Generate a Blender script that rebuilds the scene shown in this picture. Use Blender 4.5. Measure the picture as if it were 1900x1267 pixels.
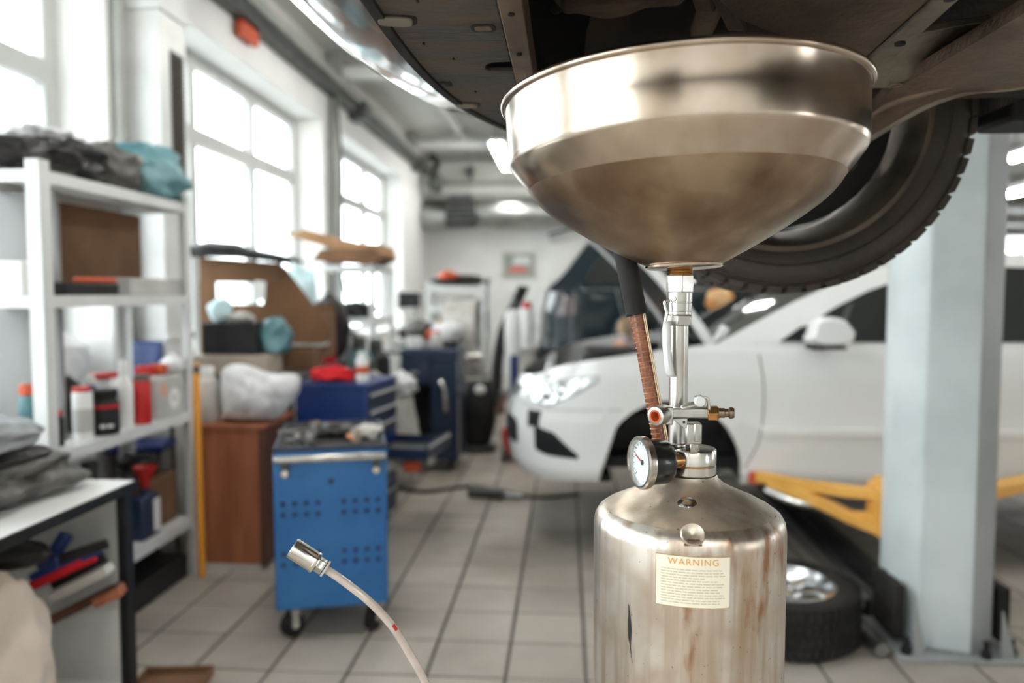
import bpy, bmesh, math, random
from mathutils import Vector, Matrix, noise

# ------------------------------------------------------------------ camera, light, exposure
for o in list(bpy.data.objects):
    bpy.data.objects.remove(o)
scene = bpy.context.scene
COL = scene.collection
FPX = 1450.0
cam_d = bpy.data.cameras.new('camera')
cam_d.sensor_width = 36.0
cam_d.lens = FPX / 1900.0 * 36.0
cam_d.clip_start = 0.02
cam_d.clip_end = 200
cam_d.dof.use_dof = True
cam_d.dof.focus_distance = 1.06
cam_d.dof.aperture_fstop = 2.2
cam = bpy.data.objects.new('camera', cam_d)
COL.objects.link(cam)
cam.location = (0, 0, 1.42)
cam.rotation_euler = (math.radians(90 - 3.47), 0, math.radians(3.95))
scene.camera = cam

world = bpy.data.worlds.new('overcast_sky')
scene.world = world
world.use_nodes = True
bg = world.node_tree.nodes['Background']
bg.inputs[0].default_value = (0.93, 0.97, 1.0, 1)
bg.inputs[1].default_value = 6.5
LAMP = 48.0                                   # radiance of the fluorescent tubes
scene.view_settings.view_transform = 'Standard'
scene.view_settings.look = 'None'
scene.view_settings.gamma = 1.0
scene.view_settings.use_curve_mapping = False
scene.view_settings.exposure = 0.0

# ------------------------------------------------------------------ materials
MATS = {}
def M(name, col, rough=0.6, metal=0.0, col2=None, scale=8.0, stretch=(1, 1, 1), bump=0.0, bscale=None,
      lo=0.4, hi=0.65, coat=0.0, spec=0.5, rough2=None, detail=4.0, alpha=1.0, objvar=0.0, sheen=0.0, world_pos=False):
    if name in MATS:
        return MATS[name]
    m = bpy.data.materials.new(name)
    m.use_nodes = True
    nt = m.node_tree
    b = nt.nodes['Principled BSDF']
    b.inputs['Base Color'].default_value = (*col, 1)
    b.inputs['Roughness'].default_value = rough
    b.inputs['Metallic'].default_value = metal
    b.inputs['Coat Weight'].default_value = coat
    b.inputs['Coat Roughness'].default_value = 0.05
    b.inputs['Specular IOR Level'].default_value = spec
    b.inputs['Alpha'].default_value = alpha
    b.inputs['Sheen Weight'].default_value = sheen
    tc = nt.nodes.new('ShaderNodeTexCoord')
    mp = nt.nodes.new('ShaderNodeMapping')
    mp.inputs['Scale'].default_value = stretch
    if world_pos:
        ge = nt.nodes.new('ShaderNodeNewGeometry')
        nt.links.new(ge.outputs['Position'], mp.inputs['Vector'])
    else:
        nt.links.new(tc.outputs['Object'], mp.inputs['Vector'])
    col_out = None
    if col2 is not None:
        n = nt.nodes.new('ShaderNodeTexNoise')
        n.inputs['Scale'].default_value = scale
        n.inputs['Detail'].default_value = detail
        nt.links.new(mp.outputs[0], n.inputs['Vector'])
        r = nt.nodes.new('ShaderNodeMapRange')
        r.inputs['From Min'].default_value = lo
        r.inputs['From Max'].default_value = hi
        nt.links.new(n.outputs[0], r.inputs[0])
        mx = nt.nodes.new('ShaderNodeMix')
        mx.data_type = 'RGBA'
        mx.inputs[6].default_value = (*col, 1)
        mx.inputs[7].default_value = (*col2, 1)
        nt.links.new(r.outputs[0], mx.inputs[0])
        col_out = mx.outputs[2]
        if rough2 is not None:
            q = nt.nodes.new('ShaderNodeMapRange')
            q.inputs['To Min'].default_value = rough
            q.inputs['To Max'].default_value = rough2
            nt.links.new(r.outputs[0], q.inputs[0])
            nt.links.new(q.outputs[0], b.inputs['Roughness'])
    if objvar:
        oi = nt.nodes.new('ShaderNodeObjectInfo')
        q = nt.nodes.new('ShaderNodeMapRange')
        q.inputs['To Min'].default_value = 1 - objvar
        q.inputs['To Max'].default_value = 1 + objvar * 0.4
        nt.links.new(oi.outputs['Random'], q.inputs[0])
        hs = nt.nodes.new('ShaderNodeHueSaturation')
        hs.inputs['Color'].default_value = (*col, 1)
        if col_out is not None:
            nt.links.new(col_out, hs.inputs['Color'])
        nt.links.new(q.outputs[0], hs.inputs['Value'])
        col_out = hs.outputs[0]
    if col_out is not None:
        nt.links.new(col_out, b.inputs['Base Color'])
    if bump:
        n2 = nt.nodes.new('ShaderNodeTexNoise')
        n2.inputs['Scale'].default_value = bscale or scale * 3
        n2.inputs['Detail'].default_value = 3
        nt.links.new(mp.outputs[0], n2.inputs['Vector'])
        bp = nt.nodes.new('ShaderNodeBump')
        bp.inputs['Strength'].default_value = bump
        bp.inputs['Distance'].default_value = 0.02
        nt.links.new(n2.outputs[0], bp.inputs['Height'])
        nt.links.new(bp.outputs[0], b.inputs['Normal'])
    MATS[name] = m
    return m

def emit(name, col, s):
    m = bpy.data.materials.new(name)
    m.use_nodes = True
    b = m.node_tree.nodes['Principled BSDF']
    b.inputs['Base Color'].default_value = (*col, 1)
    b.inputs['Emission Color'].default_value = (*col, 1)
    b.inputs['Emission Strength'].default_value = s
    MATS[name] = m
    return m

def glass(name, tint=(1, 1, 1), gloss=0.06):
    m = bpy.data.materials.new(name)
    m.use_nodes = True
    nt = m.node_tree
    nt.nodes.remove(nt.nodes['Principled BSDF'])
    out = nt.nodes['Material Output']
    t = nt.nodes.new('ShaderNodeBsdfTransparent')
    t.inputs[0].default_value = (*tint, 1)
    g = nt.nodes.new('ShaderNodeBsdfGlossy')
    g.inputs['Roughness'].default_value = 0.02
    x = nt.nodes.new('ShaderNodeMixShader')
    x.inputs[0].default_value = gloss
    nt.links.new(t.outputs[0], x.inputs[1])
    nt.links.new(g.outputs[0], x.inputs[2])
    nt.links.new(x.outputs[0], out.inputs[0])
    MATS[name] = m
    return m

# ------------------------------------------------------------------ mesh building
def rotm(rx=0, ry=0, rz=0):
    return Matrix.Rotation(math.radians(rz), 3, 'Z') @ Matrix.Rotation(math.radians(ry), 3, 'Y') @ Matrix.Rotation(math.radians(rx), 3, 'X')

def wloc(o):
    v = Vector((0, 0, 0))
    while o is not None:
        v = v + o.location
        o = o.parent
    return v

class MB:
    """collects shapes in one bmesh; build() links them as ONE mesh object"""
    def __init__(self):
        self.b = bmesh.new()
    def poly(self, vs, fs):
        bv = [self.b.verts.new(v) for v in vs]
        for f in fs:
            try:
                self.b.faces.new([bv[i] for i in f])
            except ValueError:
                pass
        return self
    def box(self, c, s, rot=None, taper=None):
        x, y, z = s[0] / 2, s[1] / 2, s[2] / 2
        t = taper or 1.0
        vs = [(-x, -y, -z), (x, -y, -z), (x, y, -z), (-x, y, -z),
              (-x * t, -y * t, z), (x * t, -y * t, z), (x * t, y * t, z), (-x * t, y * t, z)]
        if rot is not None:
            if not isinstance(rot, Matrix):
                rot = rotm(*rot)
            vs = [rot @ Vector(v) for v in vs]
        c = Vector(c)
        return self.poly([Vector(v) + c for v in vs],
                         [(0, 3, 2, 1), (4, 5, 6, 7), (0, 1, 5, 4), (1, 2, 6, 5), (2, 3, 7, 6), (3, 0, 4, 7)])
    def span(self, a, b):
        return self.box([(a[i] + b[i]) / 2 for i in range(3)], [abs(b[i] - a[i]) for i in range(3)])
    def lathe(self, prof, c=(0, 0, 0), seg=48, rot=None, cap0=False, cap1=False, closed=False):
        c = Vector(c)
        rings = []
        for r, z in prof:
            ring = []
            for i in range(seg):
                a = 2 * math.pi * i / seg
                v = Vector((r * math.cos(a), r * math.sin(a), z))
                if rot is not None:
                    v = rot @ v
                ring.append(self.b.verts.new(v + c))
            rings.append(ring)
        n = len(rings)
        for k in range(n if closed else n - 1):
            A, B = rings[k], rings[(k + 1) % n]
            for i in range(seg):
                j = (i + 1) % seg
                self.b.faces.new((A[i], A[j], B[j], B[i]))
        if cap0:
            self.b.faces.new(list(reversed(rings[0])))
        if cap1:
            self.b.faces.new(rings[-1])
        return self
    def cyl(self, p0, p1, r0, r1=None, seg=20):
        p0, p1 = Vector(p0), Vector(p1)
        d = p1 - p0
        q = d.to_track_quat('Z', 'Y').to_matrix()
        return self.lathe([(r0, 0), (r0 if r1 is None else r1, d.length)], p0, seg, q, True, True)
    def tube(self, pts, r, seg=10, sm=0, closed=False):
        pts = [Vector(p) for p in pts]
        if sm:
            pts = smooth_path(pts, sm)
        rs = r if isinstance(r, (list, tuple)) else None
        rings = []
        up = Vector((0, 0, 1))
        prev = None
        n = len(pts)
        for i, p in enumerate(pts):
            t = (pts[min(i + 1, n - 1)] - pts[max(i - 1, 0)])
            if t.length < 1e-9:
                t = Vector((0, 0, 1))
            t.normalize()
            if prev is None:
                a = t.cross(up)
                if a.length < 1e-3:
                    a = t.cross(Vector((1, 0, 0)))
            else:
                a = prev - t * prev.dot(t)
                if a.length < 1e-5:
                    a = t.cross(up)
            a.normalize()
            prev = a
            bb = t.cross(a)
            if rs:
                u = i / max(1, n - 1) * (len(rs) - 1)
                k = min(int(u), len(rs) - 2)
                rr = rs[k] + (rs[k + 1] - rs[k]) * (u - k)
            else:
                rr = r
            rings.append([self.b.verts.new(p + (a * math.cos(w) + bb * math.sin(w)) * rr)
                          for w in [2 * math.pi * q / seg for q in range(seg)]])
        for A, B in zip(rings, rings[1:]):
            for i in range(seg):
                j = (i + 1) % seg
                self.b.faces.new((A[i], A[j], B[j], B[i]))
        self.b.faces.new(list(reversed(rings[0])))
        self.b.faces.new(rings[-1])
        return self
    def prism(self, pts, d):
        """polygon of 3-D points swept by the vector d"""
        d = Vector(d)
        n = len(pts)
        vs = [Vector(p) for p in pts] + [Vector(p) + d for p in pts]
        fs = [tuple(range(n)), tuple(reversed(range(n, 2 * n)))]
        fs += [(i, (i + 1) % n, n + (i + 1) % n, n + i) for i in range(n)]
        return self.poly(vs, fs)
    def rows(self, rows, close_u=False):
        """grid of points -> quads"""
        R = [[self.b.verts.new(p) for p in r] for r in rows]
        for A, B in zip(R, R[1:]):
            n = len(A)
            for i in range(n if close_u else n - 1):
                j = (i + 1) % n
                try:
                    self.b.faces.new((A[i], A[j], B[j], B[i]))
                except ValueError:
                    pass
        return self
    def blob(self, c, s, seed=0, amp=0.25, freq=1.6, sub=4, flat=None, ridge=False):
        """crumpled bag or cloth heap; flat = share of the half height below which the shape is cut level"""
        t = bmesh.new()
        bmesh.ops.create_icosphere(t, subdivisions=sub, radius=1.0)
        off = Vector((seed * 7.31, seed * 3.17, seed * 1.73))
        c = Vector(c)
        idx = {}
        vs, fs = [], []
        for v in t.verts:
            p = v.co.copy()
            q = p * freq + off
            h = noise.fractal(q, 0.9, 2.1, 4)
            if ridge:
                h = 0.55 - abs(noise.noise(q * 1.3)) * 1.9 + 0.4 * noise.noise(q * 3.1)
            p = p * (1 + amp * h)
            if flat is not None and p.z < -flat:
                p.z = -flat + 0.05 * (p.z + flat)
            idx[v] = len(vs)
            vs.append(Vector((p.x * s[0], p.y * s[1], p.z * s[2])) + c)
        for f in t.faces:
            fs.append([idx[v] for v in f.verts])
        t.free()
        return self.poly(vs, fs)
    def build(self, name, mat, parent=None, smooth=False, bevel=0.0, seg=2, local=False, solid=0.0, sub=0, angle=35, kind=None):
        b = self.b
        if parent is not None and not local:
            bmesh.ops.translate(b, verts=b.verts, vec=-wloc(parent))
        bmesh.ops.recalc_face_normals(b, faces=b.faces)
        me = bpy.data.meshes.new(name)
        b.to_mesh(me)
        b.free()
        o = bpy.data.objects.new(name, me)
        COL.objects.link(o)
        me.materials.append(MATS[mat] if isinstance(mat, str) else mat)
        if parent is not None:
            o.parent = parent
        if solid:
            md = o.modifiers.new('thickness', 'SOLIDIFY')
            md.thickness = solid
            md.offset = 0
        if bevel:
            md = o.modifiers.new('rounded_edges', 'BEVEL')
            md.width = bevel
            md.segments = seg
            md.limit_method = 'ANGLE'
            md.angle_limit = math.radians(40)
        if sub:
            md = o.modifiers.new('subdivision', 'SUBSURF')
            md.levels = md.render_levels = sub
        if smooth or bevel:
            for p in me.polygons:
                p.use_smooth = True
            try:
                me.set_sharp_from_angle(angle=math.radians(angle if not sub else 180))
            except Exception:
                pass
        if kind:
            o['kind'] = kind
        return o

def smooth_path(pts, n):
    out = []
    P = [pts[0]] + list(pts) + [pts[-1]]
    for i in range(1, len(P) - 2):
        for k in range(n):
            t = k / n
            a, b, c, d = P[i - 1], P[i], P[i + 1], P[i + 2]
            out.append(0.5 * ((2 * b) + (c - a) * t + (2 * a - 5 * b + 4 * c - d) * t * t + (3 * b - a - 3 * c + d) * t ** 3))
    out.append(pts[-1])
    return out

def thing(name, label, cat, loc=(0, 0, 0), rz=0, group=None):
    o = bpy.data.objects.new(name, None)
    o.empty_display_size = 0.1
    COL.objects.link(o)
    o.location = loc
    o.rotation_euler = (0, 0, math.radians(rz))
    return tag(o, label, cat, group)

def tag(o, label, cat, group=None, kind=None):
    o['label'] = label
    o['category'] = cat
    if group:
        o['group'] = group
    if kind:
        o['kind'] = kind
    return o

def struct(o, label, cat):
    o['label'] = label
    o['category'] = cat
    o['kind'] = 'structure'
    return o

def part(o, label):
    o['label'] = label
    return o

def copy_part(src, parent, loc=None, name=None):
    c = src.copy()
    COL.objects.link(c)
    c.parent = parent
    if loc is not None:
        c.location = loc
    return c

def lerp(a, b, t):
    return a + (b - a) * t

def interp(x, tab):
    if x <= tab[0][0]:
        return tab[0][1]
    for (x0, y0), (x1, y1) in zip(tab, tab[1:]):
        if x <= x1:
            t = (x - x0) / (x1 - x0) if x1 > x0 else 0
            t = t * t * (3 - 2 * t) if False else t
            return y0 + (y1 - y0) * t
    return tab[-1][1]

# plain materials
M('plaster', (0.82, 0.82, 0.80), 0.85, col2=(0.77, 0.77, 0.75), scale=2.5, bump=0.05, bscale=30)
M('upper_wall', (0.62, 0.60, 0.57), 0.85, col2=(0.52, 0.51, 0.47), scale=2)
M('ceiling_sheet', (0.62, 0.63, 0.60), 0.7, col2=(0.56, 0.57, 0.54), scale=1.5)
M('grout', (0.11, 0.095, 0.08), 0.9, col2=(0.06, 0.052, 0.045), scale=4)
M('steel_dark', (0.10, 0.105, 0.10), 0.5, 0.4, col2=(0.06, 0.065, 0.06), scale=6)
M('grey_paint', (0.33, 0.34, 0.31), 0.55, col2=(0.28, 0.29, 0.26), scale=5)
M('white_paint', (0.72, 0.73, 0.72), 0.4, col2=(0.64, 0.65, 0.63), scale=5)
M('window_white', (0.46, 0.47, 0.45), 0.45, col2=(0.50, 0.51, 0.49), scale=5)
M('galvanised', (0.46, 0.47, 0.46), 0.30, 0.95, col2=(0.34, 0.35, 0.34), scale=5)
M('black_plastic', (0.012, 0.012, 0.0125), 0.45, col2=(0.02, 0.02, 0.02), scale=8, spec=0.25)
M('black_rubber', (0.013, 0.012, 0.012), 0.65, col2=(0.026, 0.024, 0.022), scale=10, bump=0.1, spec=0.25)
M('chrome', (0.82, 0.82, 0.80), 0.12, 1.0)
M('satin_metal', (0.70, 0.69, 0.66), 0.26, 1.0, col2=(0.55, 0.52, 0.47), scale=20)
M('tool_steel', (0.55, 0.55, 0.54), 0.3, 1.0, col2=(0.25, 0.25, 0.25), scale=12)
M('blue_bright', (0.012, 0.125, 0.36), 0.42, col2=(0.024, 0.165, 0.41), scale=3, coat=0.2)
M('blue_deep', (0.004, 0.024, 0.13), 0.4, col2=(0.006, 0.03, 0.15), scale=3, coat=0.2)
M('blue_navy', (0.006, 0.018, 0.05), 0.42, col2=(0.01, 0.026, 0.065), scale=4, coat=0.2)
M('cardboard', (0.18, 0.09, 0.042), 0.85, col2=(0.13, 0.065, 0.03), scale=4)
M('cardboard_light', (0.36, 0.21, 0.10), 0.85, col2=(0.28, 0.15, 0.07), scale=4)
M('wood_red', (0.36, 0.125, 0.055), 0.45, col2=(0.26, 0.08, 0.035), scale=3, stretch=(6, 6, 0.7))
M('wood_dark', (0.10, 0.038, 0.02), 0.5, col2=(0.07, 0.028, 0.015), scale=3, stretch=(6, 6, 0.7))
M('red_plastic', (0.50, 0.015, 0.012), 0.4)
M('orange_plastic', (0.55, 0.08, 0.025), 0.45)
M('amber_plastic', (0.78, 0.32, 0.02), 0.4)
M('white_plastic', (0.82, 0.82, 0.80), 0.4)
M('bag_white', (0.80, 0.80, 0.80), 0.35, col2=(0.62, 0.63, 0.64), scale=9, bump=0.5, bscale=14)
M('bag_teal', (0.06, 0.17, 0.19), 0.35, col2=(0.18, 0.34, 0.37), scale=5, bump=0.5, bscale=12)
M('bag_sky', (0.45, 0.68, 0.74), 0.35, col2=(0.66, 0.80, 0.83), scale=6, bump=0.5, bscale=12)
M('bag_black', (0.014, 0.014, 0.014), 0.3, col2=(0.03, 0.027, 0.024), scale=6, bump=0.6, bscale=12, spec=0.25)
M('bag_grey', (0.13, 0.125, 0.115), 0.35, col2=(0.05, 0.048, 0.042), scale=5, bump=0.6, bscale=10)
M('cloth_red', (0.52, 0.006, 0.012), 0.9)
M('cloth_grey', (0.33, 0.35, 0.36), 0.9, col2=(0.22, 0.23, 0.24), scale=7)
M('yellow_paint', (0.84, 0.46, 0.10), 0.42, col2=(0.72, 0.36, 0.06), scale=6)
M('skin', (0.76, 0.46, 0.34), 0.55)
M('dirty_white', (0.62, 0.60, 0.56), 0.6, col2=(0.38, 0.36, 0.32), scale=4)
M('beige_box', (0.45, 0.38, 0.31), 0.8, col2=(0.38, 0.32, 0.26), scale=4)
M('grey_box', (0.50, 0.50, 0.47), 0.6, col2=(0.42, 0.42, 0.40), scale=6)
glass('window_glass', (0.98, 1, 1), 0.04)
# ------------------------------------------------------------------ THE ROOM
XW, XG, YB, XR, YF = -2.4, -2.7, 13.4, 9.0, -5.0
def ceil_z(x):
    return 3.86 + 0.115 * (x - XW)

# floor slab, then tiles: the 300 nearest in view are parts of their own
TS = 0.2985
m = MB().box(((XW + XR) / 2, (YB + YF) / 2, -0.055), (XR - XW + 0.6, YB - YF + 0.6, 0.10))
floor = struct(m.build('floor', 'grout'), 'beige square tiled workshop floor with dark dirty joints', 'floor')
M('tile', (0.46, 0.415, 0.36), 0.42, col2=(0.33, 0.29, 0.245), scale=1.7, lo=0.38, hi=0.68, objvar=0.08, rough2=0.6, world_pos=True, detail=7)
M('tile_far', (0.46, 0.415, 0.36), 0.42, col2=(0.33, 0.29, 0.245), scale=1.7, lo=0.38, hi=0.68, rough2=0.6, world_pos=True, detail=7)
def tile_shape(mb, cx, cy, z):
    h, e, t = TS / 2 - 0.0062, 0.004, 0.012
    vs = [(cx + a * h, cy + b * h, z - t) for a, b in ((-1, -1), (1, -1), (1, 1), (-1, 1))]
    vs += [(cx + a * h, cy + b * h, z - e) for a, b in ((-1, -1), (1, -1), (1, 1), (-1, 1))]
    vs += [(cx + a * (h - e), cy + b * (h - e), z) for a, b in ((-1, -1), (1, -1), (1, 1), (-1, 1))]
    fs = [(8, 9, 10, 11)]
    for k in (0, 4):
        fs += [(k + i, k + (i + 1) % 4, k + 4 + (i + 1) % 4, k + 4 + i) for i in range(4)]
    mb.poly(vs, fs)
X0, Y0 = 0.08, 2.81
cells = []
i0, i1 = int((XW - X0) / TS) - 1, int((XR - X0) / TS) + 1
j0, j1 = int((YF - Y0) / TS) - 1, int((YB - Y0) / TS) + 1
for i in range(i0, i1):
    for j in range(j0, j1):
        cx, cy = X0 + (i + 0.5) * TS, Y0 + (j + 0.5) * TS
        if XW < cx < XR and YF < cy < YB:
            cells.append((cx, cy))
def seen(c):
    return c[1] > 2.45 and -0.70 < (c[0] / c[1]) < 0.63 and not (c[1] > 3.95 and c[0] > 0.0) and not (c[0] < -1.6)
vis = sorted([c for c in cells if seen(c)], key=lambda c: c[1])[:290]
vs_ = set(vis)
random.seed(4)
tm = MB()
tile_shape(tm, 0, 0, 0)
t0 = tm.build('tile', 'tile', floor, local=True)
first = True
for c in vis:
    o = t0 if first else copy_part(t0, floor)
    first = False
    o.location = (c[0], c[1], random.uniform(-0.0008, 0.0008))
    o.rotation_euler = (random.uniform(-0.002, 0.002), random.uniform(-0.002, 0.002), 0)
tf = MB()
for c in cells:
    if c not in vs_:
        tile_shape(tf, c[0], c[1], random.uniform(-0.0006, 0.0006))
tf.build('distant_tiles', 'tile_far', floor, kind='stuff')

# window wall: sill wall, piers, lintel
WIN = [(-3.05, 0.25), (0.70, 4.00), (4.42, 7.66), (8.10, 11.40)]
ZS, ZT = 0.92, 3.14
m = MB()
m.span((XG - 0.05, YF, 0), (XW, YB, ZS)).span((XG - 0.05, YF, ZT), (XW, YB, 3.62))
edges = [YF] + [v for w in WIN for v in w] + [YB]
for a, b in zip(edges[::2], edges[1::2]):
    m.span((XG - 0.05, a, ZS), (XW, b, ZT))
struct(m.build('wall_left', 'plaster', bevel=0.008), 'white plastered wall with deep window reveals along the left side', 'wall')
m = MB().span((XG - 0.05, YF, 3.62), (XW - 0.01, YB, 3.9))
struct(m.build('trim_1', 'upper_wall'), 'grey beam band along the wall above the tall windows', 'beam')
for n, (a, b) in enumerate(WIN):
    root = bpy.data.objects.new('window_%d' % (n + 1), None)
    COL.objects.link(root)
    root.location = (XG, (a + b) / 2, ZS)
    struct(root, ['tall white window out of view behind the photographer', 'tall white window nearest the camera above the white shelf rack',
                  'tall white window between the pipe column and the stacked cardboard', 'farthest tall white window near the back wall'][n], 'window')
    f = MB()
    w = 0.07
    cols = [a + (b - a) * k / 3 for k in range(4)]
    zz = [ZS, 2.56, ZT]
    for k, y in enumerate(cols):
        hw = 0.05 if k in (0, 3) else 0.05
        yc = y + (hw if k == 0 else -hw if k == 3 else 0)
        f.span((XG - 0.035, yc - hw, ZS), (XG + 0.035, yc + hw, ZT))
    for k, z in enumerate(zz):
        hz = 0.06 if k == 1 else 0.045
        zc = z + (hz if k == 0 else -hz if k == 2 else 0)
        f.span((XG - 0.033, a, zc - hz), (XG + 0.033, b, zc + hz))
    f.build('window_frame', 'window_white', root, bevel=0.006)
    p0 = None
    for k in range(3):
        for q in range(2):
            g = MB().box((0, 0, 0), (0.006, (b - a) / 3 - 0.05, zz[q + 1] - zz[q] - 0.05))
            o = g.build('pane', 'window_glass', root, local=True)
            o.location = (0, (cols[k] + cols[k + 1]) / 2 - (a + b) / 2, (zz[q] + zz[q + 1]) / 2 - ZS)
    s = MB().span((XG + 0.03, a, ZS - 0.005), (XW + 0.03, b, ZS + 0.025))
    s.build('window_sill', 'plaster', root, bevel=0.004)

# outside: a pale building and yard, seen through the panes
m = MB().span((-30, -25, -0.6), (XG - 0.06, 35, -0.5))
M('yard', (0.55, 0.55, 0.54), 0.9, col2=(0.45, 0.45, 0.44), scale=0.5)
struct(m.build('trim_2', 'yard'), 'pale paved yard outside the windows', 'yard')
m = MB().span((-14, 2, -0.5), (-13.5, 34, 2.6))
M('pale_render', (0.80, 0.82, 0.83), 0.9)
o = m.build('neighbour_building', 'pale_render')
tag(o, 'pale low building across the yard seen through the windows', 'building')
for k in range(9):
    q = MB().span((-13.52, 4 + k * 3.2, -0.5), (-13.42, 4.25 + k * 3.2, 2.62))
    q.build('pilaster', 'pale_render', o)

# column with grille beside the second window, pipes
m = MB().span((XW, 4.13, 0), (-2.175, 4.42, 3.75)).span((XW, 4.11, 2.94), (-2.16, 4.44, 2.985))
m.span((XW, 4.12, 1.16), (-2.165, 4.43, 1.20))
colm = struct(m.build('trim_3', 'white_paint', bevel=0.006), 'white boxed column in front of the wall with a dark grille strip', 'column')
g = MB()
g.span((-2.18, 4.235, 2.02), (-2.171, 4.375, 2.76))
g.build('grille_frame', 'steel_dark', colm)
M('grille_brown', (0.09, 0.07, 0.055), 0.6)
sl = MB().box((0, 0, 0), (0.012, 0.12, 0.012), (0, 30, 0))
s0 = sl.build('slat', 'grille_brown', colm, local=True)
for k in range(30):
    o = s0 if k == 0 else copy_part(s0, colm)
    o.location = (-2.166, 4.305, 2.045 + k * 0.0238)
m = MB().cyl((-2.36, 4.06, 0.96), (-2.36, 4.06, 3.38), 0.03)
for z in (1.2, 2.2, 3.0):
    m.cyl((-2.36, 4.06, z), (-2.36, 4.06, z + 0.05), 0.038)
tag(m.build('drain_pipe', 'grey_paint', smooth=True), 'thin grey vertical pipe beside the white boxed column', 'pipe')
m = MB().cyl((-2.34, 7.86, 0.0), (-2.34, 7.86, 3.38), 0.05)
for z in (0.9, 1.9, 2.9):
    m.cyl((-2.34, 7.86, z), (-2.34, 7.86, z + 0.06), 0.06)
tag(m.build('drain_pipe', 'grey_paint', smooth=True), 'grey vertical pipe between the two farther windows', 'pipe')
# cable trunking under the roof
r = thing('cable_trunking', 'dark cable trunking running along the wall above the windows', 'trunking', (-2.33, 4, 3.38))
MB().span((XW, YF, 3.40), (-2.28, YB - 0.3, 3.50)).build('trunk', 'steel_dark', r, bevel=0.01)
MB().span((XW, YF, 3.50), (-2.24, YB - 0.3, 3.58)).build('cover', 'grey_paint', r, bevel=0.01)
for y in (4.9, 8.7, 12.2):
    MB().span((XW, y - 0.13, 3.34), (-2.2, y + 0.13, 3.54)).build('junction_box', 'steel_dark', r, bevel=0.01)
m = MB().span((XW + 0.02, 5.58, 3.28), (-2.32, 5.90, 3.398))
tag(m.build('alarm_box', 'orange_plastic', bevel=0.02), 'small red box hanging under the dark cable trunking', 'box')

# ceiling: sloped sheets, purlins, trusses
m = MB()
rows_ = []
n = 46
cp = MB()
for k in range(n + 1):
    y = YF - 0.3 + (YB + 0.6 - YF) * k / n
    dz = 0.0
    cp_row = [(XW - 0.4, y, ceil_z(XW - 0.4) + dz), (XR + 0.3, y, ceil_z(XR + 0.3) + dz)]
    rows_.append(cp_row)
cp.rows(rows_)
ceil = struct(cp.build('ceiling', 'ceiling_sheet', solid=0.06), 'pale grey sloping sheet ceiling', 'ceiling')
for k in range(7):
    x = -1.6 + k * 1.7
    MB().span((x - 0.04, YF, ceil_z(x) - 0.15), (x + 0.04, YB, ceil_z(x) - 0.03)).build('purlin', 'ceiling_sheet', ceil)
def truss(y, label):
    r = thing('roof_truss', label, 'truss', (XW, y, 3.5), group='steel roof trusses')
    MB().span((XW + 0.02, y - 0.06, 3.59), (XR, y + 0.06, 3.70)).build('lower_chord', 'white_paint', r, bevel=0.01)
    x = XW + 0.1
    up = True
    while x < 8.3:
        z0, z1 = 3.68, ceil_z(x + 0.75) - 0.1
        if z1 - z0 > 0.12:
            p0, p1 = (x, y, z0), (x + 0.75, y, z1)
            MB().cyl(p0, p1, 0.035, seg=8).build('brace', 'grey_paint', r)
            MB().cyl(p1, (x + 1.5, y, z0), 0.035, seg=8).build('brace', 'grey_paint', r)
        x += 1.5
    MB().span((XW + 0.01, y - 0.10, 3.60), (XW + 0.16, y + 0.10, 3.82)).build('bracket', 'grey_paint', r, bevel=0.01)
    return r
truss(7.9, 'steel roof truss nearest the middle of the window wall')
truss(11.75, 'farther steel roof truss close to the back wall')
truss(-0.5, 'steel roof truss above the photographer')

# back wall: horizontal panels, pipes, duct
m = MB().span((XW - 0.3, YB, 0), (XR + 0.3, YB + 0.2, 5.6))
wb = struct(m.build('wall_back', 'plaster'), 'white back wall with horizontal panel bands behind the ducts', 'wall')
M('band_paint', (0.66, 0.67, 0.63), 0.7, col2=(0.58, 0.59, 0.55), scale=2)
for k, (z0, z1) in enumerate([(3.10, 3.30), (3.34, 3.68), (3.72, 4.05), (4.1, 4.5), (4.55, 5.0)]):
    MB().span((XW, YB - 0.03, z0), (XR, YB, z1)).build('panel', 'band_paint', wb, bevel=0.008)
for z, rr, lab in ((3.70, 0.035, 'upper dark pipe across the back wall under the ceiling'),
                   (3.31, 0.04, 'middle dark pipe across the back wall'),
                   (3.07, 0.055, 'lowest dark pipe on the back wall just above the duct')):
    p = MB().cyl((XW, YB - 0.10, z), (XR, YB - 0.10, z), rr, seg=12)
    for x in (-2.2, -1.7, -0.3, 2, 4, 6):
        p.cyl((x, YB - 0.10, z), (x + 0.08, YB - 0.10, z), rr * 1.35, seg=12)
    tag(p.build('wall_pipe', 'grey_paint', smooth=True), lab, 'pipe', 'pipes across the back wall')
duct = thing('ventilation_duct', 'round galvanised ventilation duct along the back wall', 'duct', (-2.3, 13.0, 2.74))
for k in range(9):
    x = -2.35 + k * 1.25
    MB().cyl((x, 13.02, 2.74), (x + 1.24, 13.02, 2.74), 0.245, seg=32).build('duct_section', 'galvanised', duct, smooth=True)
    MB().cyl((x - 0.02, 13.02, 2.74), (x + 0.03, 13.02, 2.74), 0.262, seg=32).build('collar', 'galvanised', duct, smooth=True)
fan = thing('duct_heater', 'black box unit hung on the galvanised duct', 'heater', (-1.7, 12.75, 2.5))
MB().span((-1.95, 12.58, 2.50), (-1.46, 12.77, 2.95)).build('housing', 'black_plastic', fan, bevel=0.02)
MB().span((-1.88, 12.60, 2.95), (-1.52, 12.77, 3.02)).build('hanger', 'steel_dark', fan)
for k in range(4):
    MB().span((-1.93, 12.565, 2.56 + k * 0.09), (-1.48, 12.582, 2.60 + k * 0.09)).build('slat', 'steel_dark', fan)
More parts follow.
